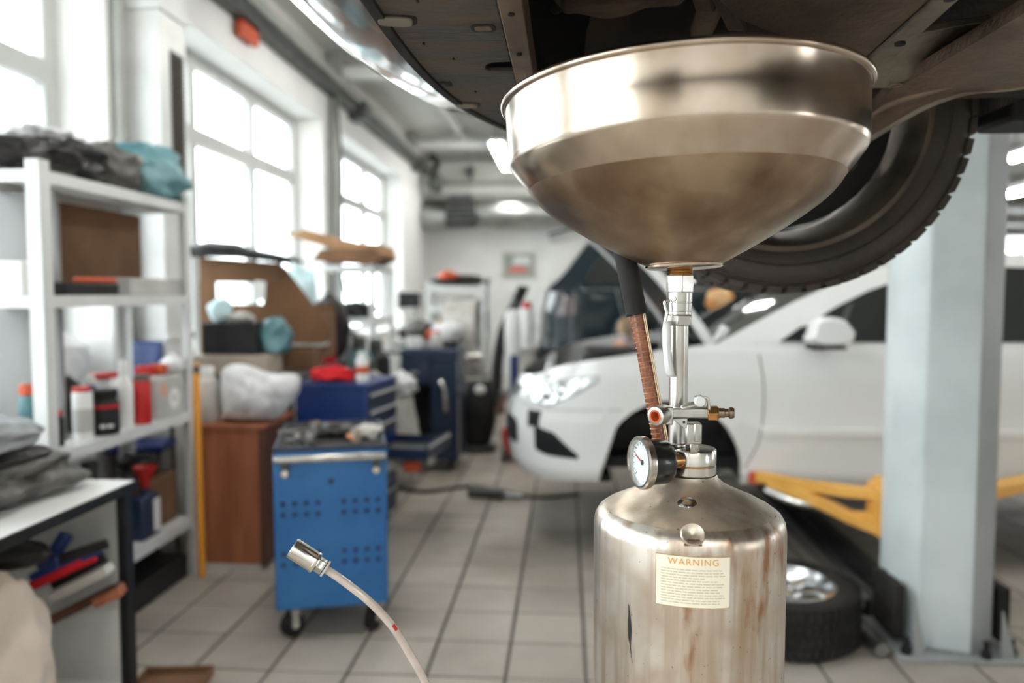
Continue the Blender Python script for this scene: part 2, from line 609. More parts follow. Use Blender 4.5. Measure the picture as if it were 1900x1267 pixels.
v = thing('wall_valve', 'small round dark valve wheel above the duct on the back wall', 'valve', (-1.62, 13.25, 3.48))
MB().lathe([(0.06, -0.01), (0.075, 0), (0.06, 0.01), (0.045, 0)], (-1.62, 13.22, 3.50), 20, rotm(90, 0, 0), closed=True).build('wheel', 'steel_dark', v, smooth=True)
MB().cyl((-1.62, 13.18, 3.50), (-1.62, 13.30, 3.50), 0.03).cyl((-1.62, 13.30, 3.31), (-1.62, 13.30, 3.52), 0.03).build('stem', 'steel_dark', v, smooth=True)
# dark corner bracket with cables, left end of the pipes
bx = thing('cable_bracket', 'dark cable bracket in the corner of window wall and back wall', 'bracket', (-2.3, 12.9, 3.2))
MB().span((-2.22, 12.6, 3.10), (-2.05, 12.95, 3.38)).build('bracket_box', 'steel_dark', bx, bevel=0.03)
MB().tube([(-2.15, 12.7, 3.38), (-2.1, 12.75, 3.55), (-2.16, 12.5, 3.62)], 0.05, sm=4).build('cable_loop', 'black_rubber', bx, smooth=True)
# poster
po = thing('wall_poster', 'small framed picture of a red car hanging on the back wall', 'poster', (-0.8, 13.35, 1.9))
MB().span((-1.09, 13.36, 1.69), (-0.52, 13.39, 2.13)).build('frame', 'grey_box', po, bevel=0.006)
M('poster_green', (0.24, 0.28, 0.22), 0.5, col2=(0.36, 0.36, 0.31), scale=6)
MB().span((-1.05, 13.352, 1.73), (-0.56, 13.362, 2.09)).build('print', 'poster_green', po)
M('poster_sky', (0.66, 0.70, 0.70), 0.5)
MB().prism([(-0.92, 13.350, 1.92), (-0.62, 13.350, 1.92), (-0.60, 13.350, 2.05), (-0.88, 13.350, 2.07)], (0, 0.004, 0)).build('printed_sky', 'poster_sky', po)
M('poster_red', (0.55, 0.16, 0.14), 0.5)
MB().prism([(-0.98, 13.348, 1.79), (-0.68, 13.348, 1.79), (-0.66, 13.348, 1.86), (-0.74, 13.348, 1.90), (-0.90, 13.348, 1.90), (-0.98, 13.348, 1.85)], (0, 0.004, 0)).build('printed_car', 'poster_red', po)

# right and near ends of the hall
m = MB().span((XR, YF, 0), (XR + 0.2, YB, 1.0)).span((XR, YF, 3.2), (XR + 0.2, YB, 5.6))
for y0_, y1_ in ((-5, -3.6), (-1.6, 3), (4.2, 7.8), (9.0, 13.4)):
    m.span((XR, y0_, 1.0), (XR + 0.2, y1_, 3.2))
struct(m.build('wall_right', 'plaster'), 'plastered wall with openings at the far right of the hall', 'wall')
m = MB().span((XW - 0.3, YF - 0.2, 0), (XR + 0.2, YF, 5.6))
wf = struct(m.build('wall_front', 'plaster'), 'plain wall with a closed sectional gate behind the photographer', 'wall')
for k in range(6):
    MB().span((-1.2, YF, 0.02 + k * 0.48), (2.2, YF + 0.04, 0.48 + k * 0.48)).build('gate_panel', 'pale_render', wf, bevel=0.01)
# bright doorway glazing in the back wall on the right
d = MB().span((6.4, YB - 0.05, 1.86), (8.9, YB - 0.02, 2.36))
wn = bpy.data.objects.new('window_5', None)
COL.objects.link(wn)
wn.location = (7.6, YB, 1.86)
struct(wn, 'bright strip window low in the back wall beside the lift post', 'window')
d.build('pane', emit('daylight_pane', (0.95, 0.98, 1.0), 2.2), wn)
MB().span((6.3, YB - 0.08, 1.80), (9.0, YB - 0.01, 1.86)).span((6.3, YB - 0.08, 2.36), (9.0, YB - 0.01, 2.42)).build('window_frame', 'steel_dark', wn)
for z0, z1, nm in ((2.5, 2.66, 'steel_dark'), (2.72, 2.95, 'black_plastic')):
    b_ = MB().span((5.0, YB - 0.35, z0), (XR, YB - 0.05, z1))
    tag(b_.build('storage_beam', nm, bevel=0.01), 'dark storage beam %s on the back wall at far right' % ('above the strip window' if z0 < 2.6 else 'topmost'), 'beam')

# fluorescent lamps; the last four are added fill lights
emit('tube_light', (1.0, 0.98, 0.94), LAMP)
def lamp(x, y, z, label, L=1.5):
    r = thing('ceiling_lamp', label, 'lamp', (x, y, z), group='fluorescent ceiling lamps')
    MB().span((x - 0.11, y, z), (x + 0.11, y + L, z + 0.05)).build('housing', 'white_paint', r, bevel=0.008)
    for s in (-1, 1):
        MB().cyl((x + s * 0.055, y + 0.03, z - 0.02), (x + s * 0.055, y + L - 0.03, z - 0.02), 0.019, seg=10).build('tube', 'tube_light', r, smooth=True)
    for s in (0.2, L - 0.2):
        MB().cyl((x, y + s, z + 0.04), (x, y + s, ceil_z(x) - 0.03), 0.008, seg=6).build('hanger', 'steel_dark', r)
lamp(-0.95, 10.6, 3.46, 'fluorescent ceiling lamp peeking out left of the steel bowl', 2.2)
lamp(-0.95, 5.6, 3.46, 'fluorescent ceiling lamp over the blue tool trolley')
lamp(-0.95, 2.2, 3.46, 'fluorescent ceiling lamp over the near aisle')
lamp(-0.95, -2.4, 3.46, 'fluorescent ceiling lamp behind the photographer on the window side')
lamp(1.6, 3.0, 3.55, 'fluorescent ceiling lamp above the lift post')
lamp(1.4, 5.6, 3.55, 'fluorescent ceiling lamp above the dark car')
lamp(1.4, 9.6, 3.55, 'fluorescent ceiling lamp near the back wall centre')
lamp(1.9, -2.6, 3.55, 'fluorescent ceiling lamp behind the photographer in the middle')
lamp(4.6, 2.6, 3.6, 'fluorescent ceiling lamp at the right of the hall')
lamp(5.0, 8.2, 2.96, 'upper fluorescent lamp glowing right of the lift post', 1.2)
lamp(5.05, 8.8, 2.58, 'lower fluorescent lamp glowing right of the lift post', 1.0)
lamp(4.6, -2.4, 3.6, 'fluorescent ceiling lamp behind the photographer on the right')
lamp(0.5, -1.9, 3.5, 'added fluorescent fill lamp right behind the photographer')  # this and the next three are added to brighten the tank front
lamp(0.5, -4.2, 3.5, 'added fluorescent fill lamp before the closed sectional gate')
lamp(1.9, -4.5, 3.55, 'added fluorescent fill lamp right of the closed sectional gate')
lamp(-0.95, -4.6, 3.46, 'added fluorescent fill lamp in the corner behind the photographer')
# ------------------------------------------------------------------ WASTE OIL DRAINER
def stained_steel(name, base, stain, rough, rust=None, vstretch=0.12, lo=0.45, hi=0.75, scale=9, rough_hi=None, spots=True, metal=1.0, bump=0.0):
    m = bpy.data.materials.new(name)
    m.use_nodes = True
    nt = m.node_tree
    b = nt.nodes['Principled BSDF']
    b.inputs['Metallic'].default_value = metal
    tc = nt.nodes.new('ShaderNodeTexCoord')
    mp = nt.nodes.new('ShaderNodeMapping')
    mp.inputs['Scale'].default_value = (1, 1, vstretch)
    nt.links.new(tc.outputs['Object'], mp.inputs[0])
    def nz(s, vec, d=4.0):
        n = nt.nodes.new('ShaderNodeTexNoise')
        n.inputs['Scale'].default_value = s
        n.inputs['Detail'].default_value = d
        nt.links.new(vec, n.inputs['Vector'])
        return n.outputs[0]
    def rng(v, a, c, o0=0.0, o1=1.0):
        r = nt.nodes.new('ShaderNodeMapRange')
        for k, q in zip((1, 2, 3, 4), (a, c, o0, o1)):
            r.inputs[k].default_value = q
        nt.links.new(v, r.inputs[0])
        return r.outputs[0]
    def mix(f, c0, c1):
        x = nt.nodes.new('ShaderNodeMix')
        x.data_type = 'RGBA'
        nt.links.new(f, x.inputs[0])
        for k, c in ((6, c0), (7, c1)):
            if isinstance(c, tuple):
                x.inputs[k].default_value = (*c, 1)
            else:
                nt.links.new(c, x.inputs[k])
        return x.outputs[2]
    streak = rng(nz(scale, mp.outputs[0]), lo, hi)
    col = mix(streak, base, stain)
    blot = rng(nz(20.0, tc.outputs['Object'], 2.5), 0.42, 0.80, 0.0, 0.8)
    col = mix(blot, col, stain)
    if rust:
        mp2 = nt.nodes.new('ShaderNodeMapping')
        mp2.inputs['Location'].default_value = (3.1, 1.7, 0.4)
        mp2.inputs['Scale'].default_value = (1, 1, 0.3)
        nt.links.new(tc.outputs['Object'], mp2.inputs[0])
        rs = rng(nz(20, mp2.outputs[0], 6), 0.66, 0.74, 0.0, 0.85)
        col = mix(rs, col, rust)
    if spots:
        sp = rng(nz(190, tc.outputs['Object'], 2), 0.70, 0.76, 0.0, 0.8)
        col = mix(sp, col, (0.10, 0.07, 0.05))
    nt.links.new(col, b.inputs['Base Color'])
    b.inputs['Roughness'].default_value = rough_hi or rough
    bp = nt.nodes.new('ShaderNodeBump')
    bp.inputs['Strength'].default_value = bump
    bp.inputs['Distance'].default_value = 0.01
    nt.links.new(nz(22, mp.outputs[0], 2), bp.inputs['Height'])
    if bump:
        nt.links.new(bp.outputs[0], b.inputs['Normal'])
    MATS[name] = m
    return m
stained_steel('bowl_steel', (0.70, 0.60, 0.50), (0.53, 0.42, 0.32), 0.19, vstretch=0.5, scale=14, rough_hi=0.21, spots=False)
stained_steel('cone_steel', (0.46, 0.35, 0.25), (0.24, 0.16, 0.10), 0.25, vstretch=0.6, scale=11, rough_hi=0.34, lo=0.40, hi=0.66, spots=False)
stained_steel('tank_steel', (0.80, 0.74, 0.67), (0.52, 0.40, 0.29), 0.33, rust=(0.36, 0.15, 0.045), scale=55, vstretch=0.06, lo=0.42, hi=0.70, metal=0.9, bump=0.02)
stained_steel('dome_steel', (0.72, 0.63, 0.52), (0.46, 0.35, 0.24), 0.35, scale=26, vstretch=1, metal=0.72)
stained_steel('cap_steel', (0.80, 0.78, 0.74), (0.66, 0.62, 0.56), 0.20, vstretch=6, scale=12, spots=False)
stained_steel('zinc_cast', (0.66, 0.66, 0.63), (0.48, 0.46, 0.42), 0.34, vstretch=1, scale=40, spots=False)
M('brass', (0.55, 0.30, 0.11), 0.3, 1.0, col2=(0.42, 0.22, 0.08), scale=60)
M('gauge_black', (0.012, 0.012, 0.012), 0.25, coat=0.3)
M('dial_white', (0.74, 0.79, 0.80), 0.5)
M('oil_brown', (0.28, 0.085, 0.028), 0.25, coat=0.6, col2=(0.16, 0.04, 0.015), scale=60)
M('oil_rib', (0.40, 0.15, 0.06), 0.3, coat=0.5)
M('wire_gold', (0.80, 0.62, 0.42), 0.25, 1.0)
M('label_cream', (0.93, 0.88, 0.72), 0.5)
M('label_edge', (0.45, 0.29, 0.08), 0.5)
M('label_orange', (0.80, 0.36, 0.02), 0.5)
M('label_ink', (0.55, 0.47, 0.33), 0.6)
M('seal_orange', (0.60, 0.12, 0.03), 0.5)
M('crack_black', (0.015, 0.012, 0.01), 0.6)
M('white_enamel', (0.85, 0.85, 0.85), 0.2, coat=0.5)

TX, TY, TR = 0.167, 1.062, 0.1275
dr = thing('waste_oil_drainer', 'stainless steel waste oil drainer with wide funnel bowl on a cylindrical tank', 'oil drainer', (TX, TY, 0.0))
T = lambda z: (TX, TY, z)
ZSH = 1.128          # shoulder of the tank
# tank with pressed vertical ribs
prof = [(0.0, 0.14), (0.09, 0.14), (0.118, 0.15), (TR, 0.17)]
prof += [(TR, 0.17 + (ZSH - 0.02 - 0.17) * k / 12) for k in range(1, 13)]
prof += [(TR - 0.0016, ZSH - 0.010), (TR - 0.006, ZSH - 0.002), (TR - 0.014, ZSH + 0.004)]
m = MB()
SEG = 144
RIB = [(-117.0, 0.0016), (-75.5, 0.0016), (-160, 0.0014), (-22, 0.0014), (90, 0.0014)]
rows = []
for r_, z in prof:
    ring = []
    for i in range(SEG):
        a = 360.0 * i / SEG - 180
        rr = r_
        if r_ > 0.1:
            for ra, h in RIB:
                dd = (a - ra + 180) % 360 - 180
                rr += h * math.exp(-(dd / 1.6) ** 2)
        ring.append((TX + rr * math.cos(math.radians(a)), TY + rr * math.sin(math.radians(a)), z))
    rows.append(ring)
m.rows(rows, close_u=True)
m.build('tank', 'tank_steel', dr, smooth=True, angle=60)
# dome with scalloped pressings
m = MB()
rows = []
dome = [(TR - 0.014, 0.004), (0.108, 0.0075), (0.098, 0.012), (0.086, 0.0175), (0.072, 0.023), (0.058, 0.0295), (0.047, 0.036), (0.040, 0.043), (0.037, 0.050)]
for r_, dz in dome:
    ring = []
    for i in range(SEG):
        a = 2 * math.pi * i / SEG
        w = math.sin((r_ - 0.037) / (TR - 0.051) * math.pi)
        zz = ZSH + dz + 0.0032 * w * math.cos(4 * a + 0.35) * (1 if dz > 0.005 else 0)
        ring.append((TX + r_ * math.cos(a), TY + r_ * math.sin(a), zz))
    rows.append(ring)
m.rows(rows, close_u=True)
m.build('dome', 'dome_steel', dr, smooth=True, angle=70)
# round pressed boss and lug on the dome front
MB().lathe([(0.0, 0.004), (0.007, 0.0035), (0.011, 0.0015), (0.0135, -0.001)], (TX - 0.011, TY - 0.067, ZSH + 0.027), 28, rotm(24, 0, 0)).build('dome_boss', 'cap_steel', dr, smooth=True)
MB().lathe([(0.0, -0.001), (0.006, 0.0), (0.011, 0.0025), (0.0135, 0.004), (0.015, 0.001)], (TX - 0.013, TY - 0.1195, ZSH + 0.001), 24, rotm(50, 0, 0)).build('drain_plug', 'dome_steel', dr, smooth=True)
MB().box((TX - 0.013, TY - 0.1252, ZSH - 0.0065), (0.022, 0.004, 0.008), (8, 0, 0), taper=0.7).build('plug_lug', 'wood_dark', dr, bevel=0.001)
# warning plate bent round the tank
def bend(u, z, d):
    a = math.radians(-90) + u / TR
    return Vector((TX + (TR + d) * math.cos(a), TY + (TR + d) * math.sin(a), z))
U0, U1, LZ0, LZ1 = -0.0572, 0.0307, 1.0425, 1.1045
def plate(u0, u1, z0, z1, d, n=14):
    mb = MB()
    mb.rows([[bend(lerp(u0, u1, k / n), z, dd) for k in range(n + 1)] for z, dd in ((z0, 0), (z0, d), (z1, d), (z1, 0))])
    for u in (u0, u1):
        mb.poly([bend(u, z0, 0), bend(u, z0, d), bend(u, z1, d), bend(u, z1, 0)], [(0, 1, 2, 3)])
    return mb
MB_ = plate(U0 - 0.0008, U1 + 0.0008, LZ0 - 0.0008, LZ1 + 0.0008, 0.0009)
wl = part(MB_.build('warning_label', 'label_edge', dr), 'cream warning label with orange heading')
plate(U0, U1, LZ0, LZ1, 0.0012).build('label_face', 'label_cream', wl)
def text_mesh(txt, size):
    cu = bpy.data.curves.new('lettering', 'FONT')
    cu.body = txt
    cu.size = size
    cu.align_x = 'CENTER'
    cu.space_character = 1.18
    ob = bpy.data.objects.new('lettering', cu)
    COL.objects.link(ob)
    dg = bpy.context.evaluated_depsgraph_get()
    me = bpy.data.meshes.new_from_object(ob.evaluated_get(dg))
    bpy.data.objects.remove(ob)
    return me
try:
    me = text_mesh('WARNING', 0.0112)
    xs = [v.co.x for v in me.vertices]
    mid = (min(xs) + max(xs)) / 2
    for v in me.vertices:
        v.co = bend(v.co.x - mid - 0.0132, 1.0945 + v.co.y, 0.0016) - Vector((TX, TY, 0))
    me.name = 'label_heading'
    me.materials.append(MATS['label_orange'])
    o = bpy.data.objects.new('label_heading', me)
    COL.objects.link(o)
    o.parent = wl
except Exception as ex:
    print('text failed', ex)
random.seed(3)
for k in range(13):
    z = 1.0885 - k * 0.0034
    mb = MB()
    u = U0 + 0.006
    end = U1 - random.choice((0.006, 0.007, 0.012, 0.03 if k % 4 == 3 else 0.008))
    while u < end - 0.002:
        w_ = random.uniform(0.003, 0.009)
        w_ = min(w_, end - u)
        mb.rows([[bend(u, z - 0.00045, 0.0016), bend(u + w_ / 2, z - 0.00045, 0.0016), bend(u + w_, z - 0.00045, 0.0016)],
                 [bend(u, z + 0.00045, 0.0016), bend(u + w_ / 2, z + 0.00045, 0.0016), bend(u + w_, z + 0.00045, 0.0016)]])
        u += w_ + 0.0011
    mb.build('printed_line', 'label_ink', wl)
# the long dark scratch on the left of the tank
pts = [(u_ - 0.012, z_) for u_, z_ in ((-0.0835, 1.031), (-0.0825, 1.020), (-0.082, 1.010), (-0.0815, 1.000), (-0.0815, 0.990), (-0.0805, 0.980), (-0.079, 0.968), (-0.077, 0.957))]
wd = [0.0004, 0.0012, 0.0024, 0.003, 0.0026, 0.0008, 0.0004, 0.0002]
MB().rows([[bend(u - w_, z, 0.0004), bend(u + w_, z, 0.0004)] for (u, z), w_ in zip(pts, wd)]).build('paint_scratch', 'crack_black', dr)

# collar cap in two rings
CZ = 1.170
cx, cy = 0.171, TY
m = MB().lathe([(0.030, 0), (0.0322, 0.0015), (0.0322, 0.0195), (0.0312, 0.0203)], (cx, cy, CZ), 56, cap0=True, cap1=True)
m.build('collar', 'cap_steel', dr, smooth=True)
MB().lathe([(0.0308, 0), (0.0308, 0.003)], (cx, cy, CZ + 0.0195), 56, cap0=True, cap1=True).build('collar_groove', 'brass', dr, smooth=True)
m = MB().lathe([(0.0312, 0.022), (0.0322, 0.0228), (0.0322, 0.0405), (0.0308, 0.0425), (0.012, 0.0446), (0.0, 0.0446)], (cx, cy, CZ), 56, cap0=True)
m.build('collar_cap', 'cap_steel', dr, smooth=True)
MB().lathe([(0.033, -0.004), (0.0335, -0.001), (0.0305, 0.001)], (cx, cy, CZ), 48, cap0=True).build('collar_seal', 'gauge_black', dr, smooth=True)
CT = CZ + 0.0446
# riser pipe with quick coupling
rx, ry = 0.1525, 1.068
MB().cyl((rx, ry, CT - 0.01), (rx, ry, 1.395), 0.0126, seg=40).build('riser_pipe', 'satin_metal', dr, smooth=True)
MB().lathe([(0.013, 0), (0.0155, 0.001), (0.0155, 0.004), (0.013, 0.005)], (rx, ry, CT - 0.001), 32).build('riser_ring', 'cap_steel', dr, smooth=True)
def hexa(c, r_, z0, z1, name, mat, par, n=6, ph=0.3):
    mb = MB()
    pr = [(c[0] + r_ * math.cos(ph + 2 * math.pi * k / n), c[1] + r_ * math.sin(ph + 2 * math.pi * k / n), z0) for k in range(n)]
    mb.prism(pr, (0, 0, z1 - z0))
    return mb.build(name, mat, par, bevel=0.0012)
qc = hexa((rx, ry), 0.0182, 1.378, 1.392, 'coupling_nut', 'satin_metal', dr)
MB().lathe([(0.015, 0), (0.0163, 0.001), (0.0163, 0.0045), (0.0155, 0.005), (0.0165, 0.0055), (0.0168, 0.016), (0.0158, 0.0165), (0.0158, 0.0175),
            (0.0170, 0.018), (0.0172, 0.030), (0.016, 0.031)], (rx, ry, 1.392), 40, cap0=True, cap1=True).build('coupling_body', 'satin_metal', dr, smooth=True)
hexa((rx, ry), 0.0196, 1.422, 1.4455, 'outlet_nut', 'satin_metal', dr, ph=0.55)
MB().lathe([(0.0165, 0), (0.0175, 0.002), (0.0165, 0.004), (0.0178, 0.006), (0.0165, 0.008), (0.02, 0.012)], (rx, ry, 1.445), 32).build('outlet_thread', 'brass', dr, smooth=True)
# valve lever
m = MB().tube([(rx - 0.015, ry - 0.012, 1.412), (rx - 0.0215, ry - 0.014, 1.409), (rx - 0.0185, ry - 0.014, 1.395), (rx - 0.0205, ry - 0.014, 1.383)], 0.0022, 8, sm=4)
lv = m.build('valve_lever', 'chrome', dr, smooth=True)
m = MB()
rows = []
for x, z, w_ in ((-0.0205, 1.384, 0.003), (-0.0222, 1.374, 0.0062), (-0.0217, 1.352, 0.0068), (-0.0195, 1.33, 0.0068), (-0.0172, 1.316, 0.006), (-0.0145, 1.310, 0.003)):
    rows.append([(rx + x - 0.001, ry - 0.014 + w_, z), (rx + x - 0.0015, ry - 0.014 - w_ * 0.4, z), (rx + x + 0.003, ry - 0.014 - w_, z), (rx + x + 0.0085, ry - 0.014 - w_ * 0.9, z)])
m.rows(rows)
m.build('lever_blade', 'white_enamel', lv, smooth=True, solid=0.0016)
MB().lathe([(0, 0.002), (0.003, 0.0018), (0.0036, 0)], (rx - 0.0095, ry - 0.0145, 1.4135), 16, rotm(90, 0, -30)).build('lever_screw', 'cap_steel', lv, smooth=True)

# bowl: wall, chamfer, cone, flat outlet plate; tilted a little as it stands
BX, BY = 0.157, 1.062
tilt = rotm(-2.2, -1.8, 0)
bc = Vector((BX, BY, 1.455))
def at_bowl(prof):
    return MB().lathe(prof, bc, 128, tilt)
bowl = at_bowl([(0.2040, 0.1085), (0.2062, 0.1110), (0.2278, 0.1375), (0.2298, 0.1415), (0.2308, 0.147), (0.2318, 0.18), (0.2326, 0.216), (0.2340, 0.2185),
                (0.2311, 0.2185), (0.2298, 0.18), (0.2275, 0.1455), (0.2045, 0.1150)]).build('drain_bowl', 'bowl_steel', dr, smooth=True, angle=32)
at_bowl([(0.0505, 0.004), (0.085, 0.0215), (0.120, 0.0405), (0.155, 0.0625), (0.175, 0.0765), (0.188, 0.0880), (0.1965, 0.0975), (0.2015, 0.1050), (0.2040, 0.1085), (0.2030, 0.1120), (0.186, 0.0925), (0.118, 0.0445), (0.053, 0.0085)]).build('bowl_cone', 'cone_steel', bowl, smooth=True, angle=40)
at_bowl([(0.0, -0.0005), (0.0485, -0.0005), (0.0508, 0.0005), (0.0514, 0.0030), (0.0505, 0.004), (0.0, 0.004)]).build('outlet_plate', 'bowl_steel', bowl, smooth=True)
rimp = []
for k in range(14):
    a = 2 * math.pi * k / 14
    rimp.append((0.2347 + 0.0042 * math.cos(a), 0.2185 + 0.0046 * math.sin(a)))
m = MB().lathe(rimp, bc, 160, tilt, closed=True)
part(m.build('rolled_rim', 'bowl_steel', bowl, smooth=True, angle=80), 'rolled rim of the steel bowl')
# graduated oil level tube with black sleeve
A, B_, C_ = Vector((0.078, 1.105, 1.492)), Vector((0.0985, 1.098, 1.392)), Vector((0.1325, 1.083, 1.205))
lt = MB().tube([A, B_], 0.0148, 24).build('rubber_sleeve', 'black_rubber', dr, smooth=True)
MB().lathe([(0.0148, 0), (0.0154, 0.001), (0.0154, 0.004), (0.0148, 0.005)], B_ - Vector((0, 0, 0.001)), 24, (A - B_).to_track_quat('Z', 'Y').to_matrix()).build('sleeve_end', 'black_rubber', lt, smooth=True)
ind = MB().tube([B_ + (A - B_) * 0.1, C_], 0.0098, 20).build('level_tube', 'oil_brown', dr, smooth=True)
d_ = (C_ - B_)
q = d_.to_track_quat('Z', 'Y').to_matrix()
ring0 = None
for k in range(26):
    p = B_ + d_ * (0.02 + 0.93 * k / 25) - Vector((TX, TY, 0))
    if ring0 is None:
        ring0 = MB().lathe([(0.0097, -0.0012), (0.0106, 0), (0.0097, 0.0012)], (0, 0, 0), 18, q).build('scale_ring', 'oil_rib', ind, smooth=True, local=True)
        ring0.location = p
    else:
        copy_part(ring0, ind, p)
side = Vector((1, -0.35, 0.18)).normalized() * 0.0108
MB().tube([B_ + side, C_ + side], 0.0016, 8).build('guide_wire', 'wire_gold', ind, smooth=True)
MB().tube([B_ + side * 0.55 + Vector((0.002, -0.007, 0)), C_ + side * 0.55 + Vector((0.002, -0.007, 0))], 0.0009, 6).build('guide_wire', 'wire_gold', ind, smooth=True)

# pressure gauge, face turned to the window side
gd = Vector((-0.93, -0.36, 0.02)).normalized()
gq = gd.to_track_quat('Z', 'Y').to_matrix()
gc = Vector((0.1140, 1.022, 1.2005))
ga = MB().lathe([(0.0, -0.026), (0.010, -0.026), (0.0255, -0.022), (0.029, -0.016), (0.0298, 0.008), (0.0292, 0.0135)], gc, 44, gq, cap0=False, cap1=True).build('pressure_gauge', 'gauge_black', dr, smooth=True)
MB().lathe([(0.0298, 0.0095), (0.0342, 0.0105), (0.0346, 0.0125), (0.0346, 0.019), (0.0330, 0.0212), (0.0300, 0.0212), (0.0288, 0.0170), (0.0288, 0.012)], gc, 52, gq, closed=True).build('gauge_bezel', 'satin_metal', ga, smooth=True)
MB().lathe([(0.0, 0.0145), (0.029, 0.0145)], gc, 44, gq).build('gauge_dial', 'dial_white', ga)
for k in range(17):
    a = math.radians(-225 + 270 * k / 16)
    r0, r1 = (0.0215, 0.0265) if k % 4 == 0 else (0.0238, 0.0265)
    p0 = gq @ Vector((r0 * math.cos(a), -r0 * math.sin(a), 0.0149)) + gc
    p1 = gq @ Vector((r1 * math.cos(a), -r1 * math.sin(a), 0.0149)) + gc
    MB().tube([p0, p1], 0.0004, 4).build('dial_tick', 'gauge_black', ga)
ang = math.radians(160)
MB().tube([gc + gq @ Vector((0, 0, 0.0155)), gc + gq @ Vector((0.019 * math.cos(ang), 0.019 * math.sin(ang), 0.0155))], 0.0009, 6).build('gauge_needle', 'red_plastic', ga)
MB().lathe([(0, 0.0015), (0.003, 0.001), (0.0034, 0)], gc + gq @ Vector((0, 0, 0.0150)), 16, gq).build('needle_hub', 'gauge_black', ga, smooth=True)
MB().cyl(gc - gd * 0.02, gc - gd * 0.05 + Vector((0.01, 0.01, 0)), 0.0095, seg=20).build('gauge_stem', 'brass', ga, smooth=True)

# air valve on the cap
vx, vy = 0.1665, 1.030
av = hexa((vx, vy), 0.0095, CT - 0.001, CT + 0.011, 'air_valve', 'satin_metal', dr, ph=0.1)
zc = 1.263
m = MB().box((vx, vy, CT + 0.0235), (0.021, 0.019, 0.028)).box((vx + 0.004, vy - 0.0085, CT + 0.026), (0.009, 0.005, 0.026))
m.build('valve_body', 'zinc_cast', av, bevel=0.0028)
MB().box((vx - 0.003, vy - 0.001, zc + 0.002), (0.062, 0.013, 0.013)).box((vx - 0.0325, vy - 0.002, zc - 0.001), (0.011, 0.021, 0.024)).build('valve_barrel', 'zinc_cast', av, bevel=0.0022)
MB().prism([(vx - 0.028, vy - 0.010, zc - 0.005), (vx - 0.009, vy - 0.010, zc - 0.004), (vx - 0.009, vy - 0.010, zc - 0.018), (vx - 0.015, vy - 0.010, zc - 0.016)], (0, 0.014, 0)).build('gusset', 'zinc_cast', av, bevel=0.0012)
MB().lathe([(0.0018, 0), (0.0018, 0.002)], (vx - 0.013, vy - 0.009, zc - 0.009), 12, rotm(90, 0, 0), cap1=True).build('pin', 'gauge_black', av)
e = Vector((-0.62, -0.78, -0.02)).normalized()
eq = e.to_track_quat('Z', 'Y').to_matrix()
kc = Vector((vx - 0.040, vy - 0.006, zc))
MB().lathe([(0.0, 0.004), (0.0058, 0.004), (0.0066, 0.010), (0.0072, 0.0165), (0.0086, 0.0182), (0.0118, 0.0175), (0.0126, 0.0150), (0.0126, -0.006), (0.0108, -0.009), (0.0, -0.009)], kc, 36, eq).build('muffler_ring', 'zinc_cast', av, smooth=True)
MB().lathe([(0.0, 0.0045), (0.0056, 0.0045), (0.0064, 0.0105), (0.0084, 0.0186), (0.0062, 0.0186), (0.0048, 0.008)], kc, 28, eq).build('orange_seal', 'seal_orange', av, smooth=True)
# lever on top
m = MB().box((vx + 0.010, vy - 0.001, zc + 0.0165), (0.019, 0.015, 0.014), (0, 8, 0)).box((vx - 0.004, vy - 0.001, zc + 0.0115), (0.026, 0.013, 0.006), (0, -18, 0))
m.build('trigger_block', 'zinc_cast', av, bevel=0.003)
MB().lathe([(0.0, 0.002), (0.0062, 0.0018), (0.0074, 0.0), (0.0074, -0.012)], (vx + 0.008, vy - 0.009, zc + 0.018), 24, rotm(90, 0, 0)).build('trigger_cap', 'white_enamel', av, smooth=True)
MB().tube([(vx + 0.012, vy - 0.009, zc + 0.024), (vx + 0.018, vy - 0.010, zc + 0.020), (vx + 0.0195, vy - 0.010, zc + 0.008)], 0.0018, 8, sm=5).build('spring_clip', 'zinc_cast', av, smooth=True)
# brass barb
bd = Vector((1, -0.12, 0.03)).normalized()
bq = bd.to_track_quat('Z', 'Y').to_matrix()
b0 = Vector((vx + 0.0185, vy - 0.002, zc + 0.002))
mb = MB()
mb.lathe([(0.0098, 0.0), (0.0102, 0.001), (0.0102, 0.012), (0.0085, 0.014)], b0, 6, bq, cap0=True, cap1=True)
bn = mb.build('brass_nut', 'brass', av, bevel=0.0008)
M('brass_dull', (0.30, 0.22, 0.16), 0.35, 1.0)
MB().lathe([(0.0068, 0.013), (0.0062, 0.018), (0.0066, 0.021), (0.0056, 0.022), (0.0054, 0.026), (0.0072, 0.0275), (0.0076, 0.030), (0.0062, 0.0335), (0.0036, 0.0338), (0.0034, 0.028)], b0, 28, bq).build('hose_barb', 'brass_dull', bn, smooth=True)

# base with castors, out of frame below
MB().lathe([(0.0, 0.0), (0.135, 0.0), (0.14, 0.006), (0.14, 0.03), (0.13, 0.036)], T(0.105), 48).build('base_ring', 'steel_dark', dr, smooth=True)
for k in range(4):
    a = math.radians(45 + 90 * k)
    p = Vector((TX + 0.21 * math.cos(a), TY + 0.21 * math.sin(a), 0))
    MB().tube([T(0.118), p + Vector((0, 0, 0.11))], 0.014, 10).build('base_leg', 'steel_dark', dr, smooth=True)
    MB().cyl(p + Vector((-0.012, 0, 0.036)), p + Vector((0.012, 0, 0.036)), 0.036, seg=24).cyl(p + Vector((0, 0, 0.06)), p + Vector((0, 0, 0.115)), 0.008).build('castor', 'black_rubber', dr, smooth=True)

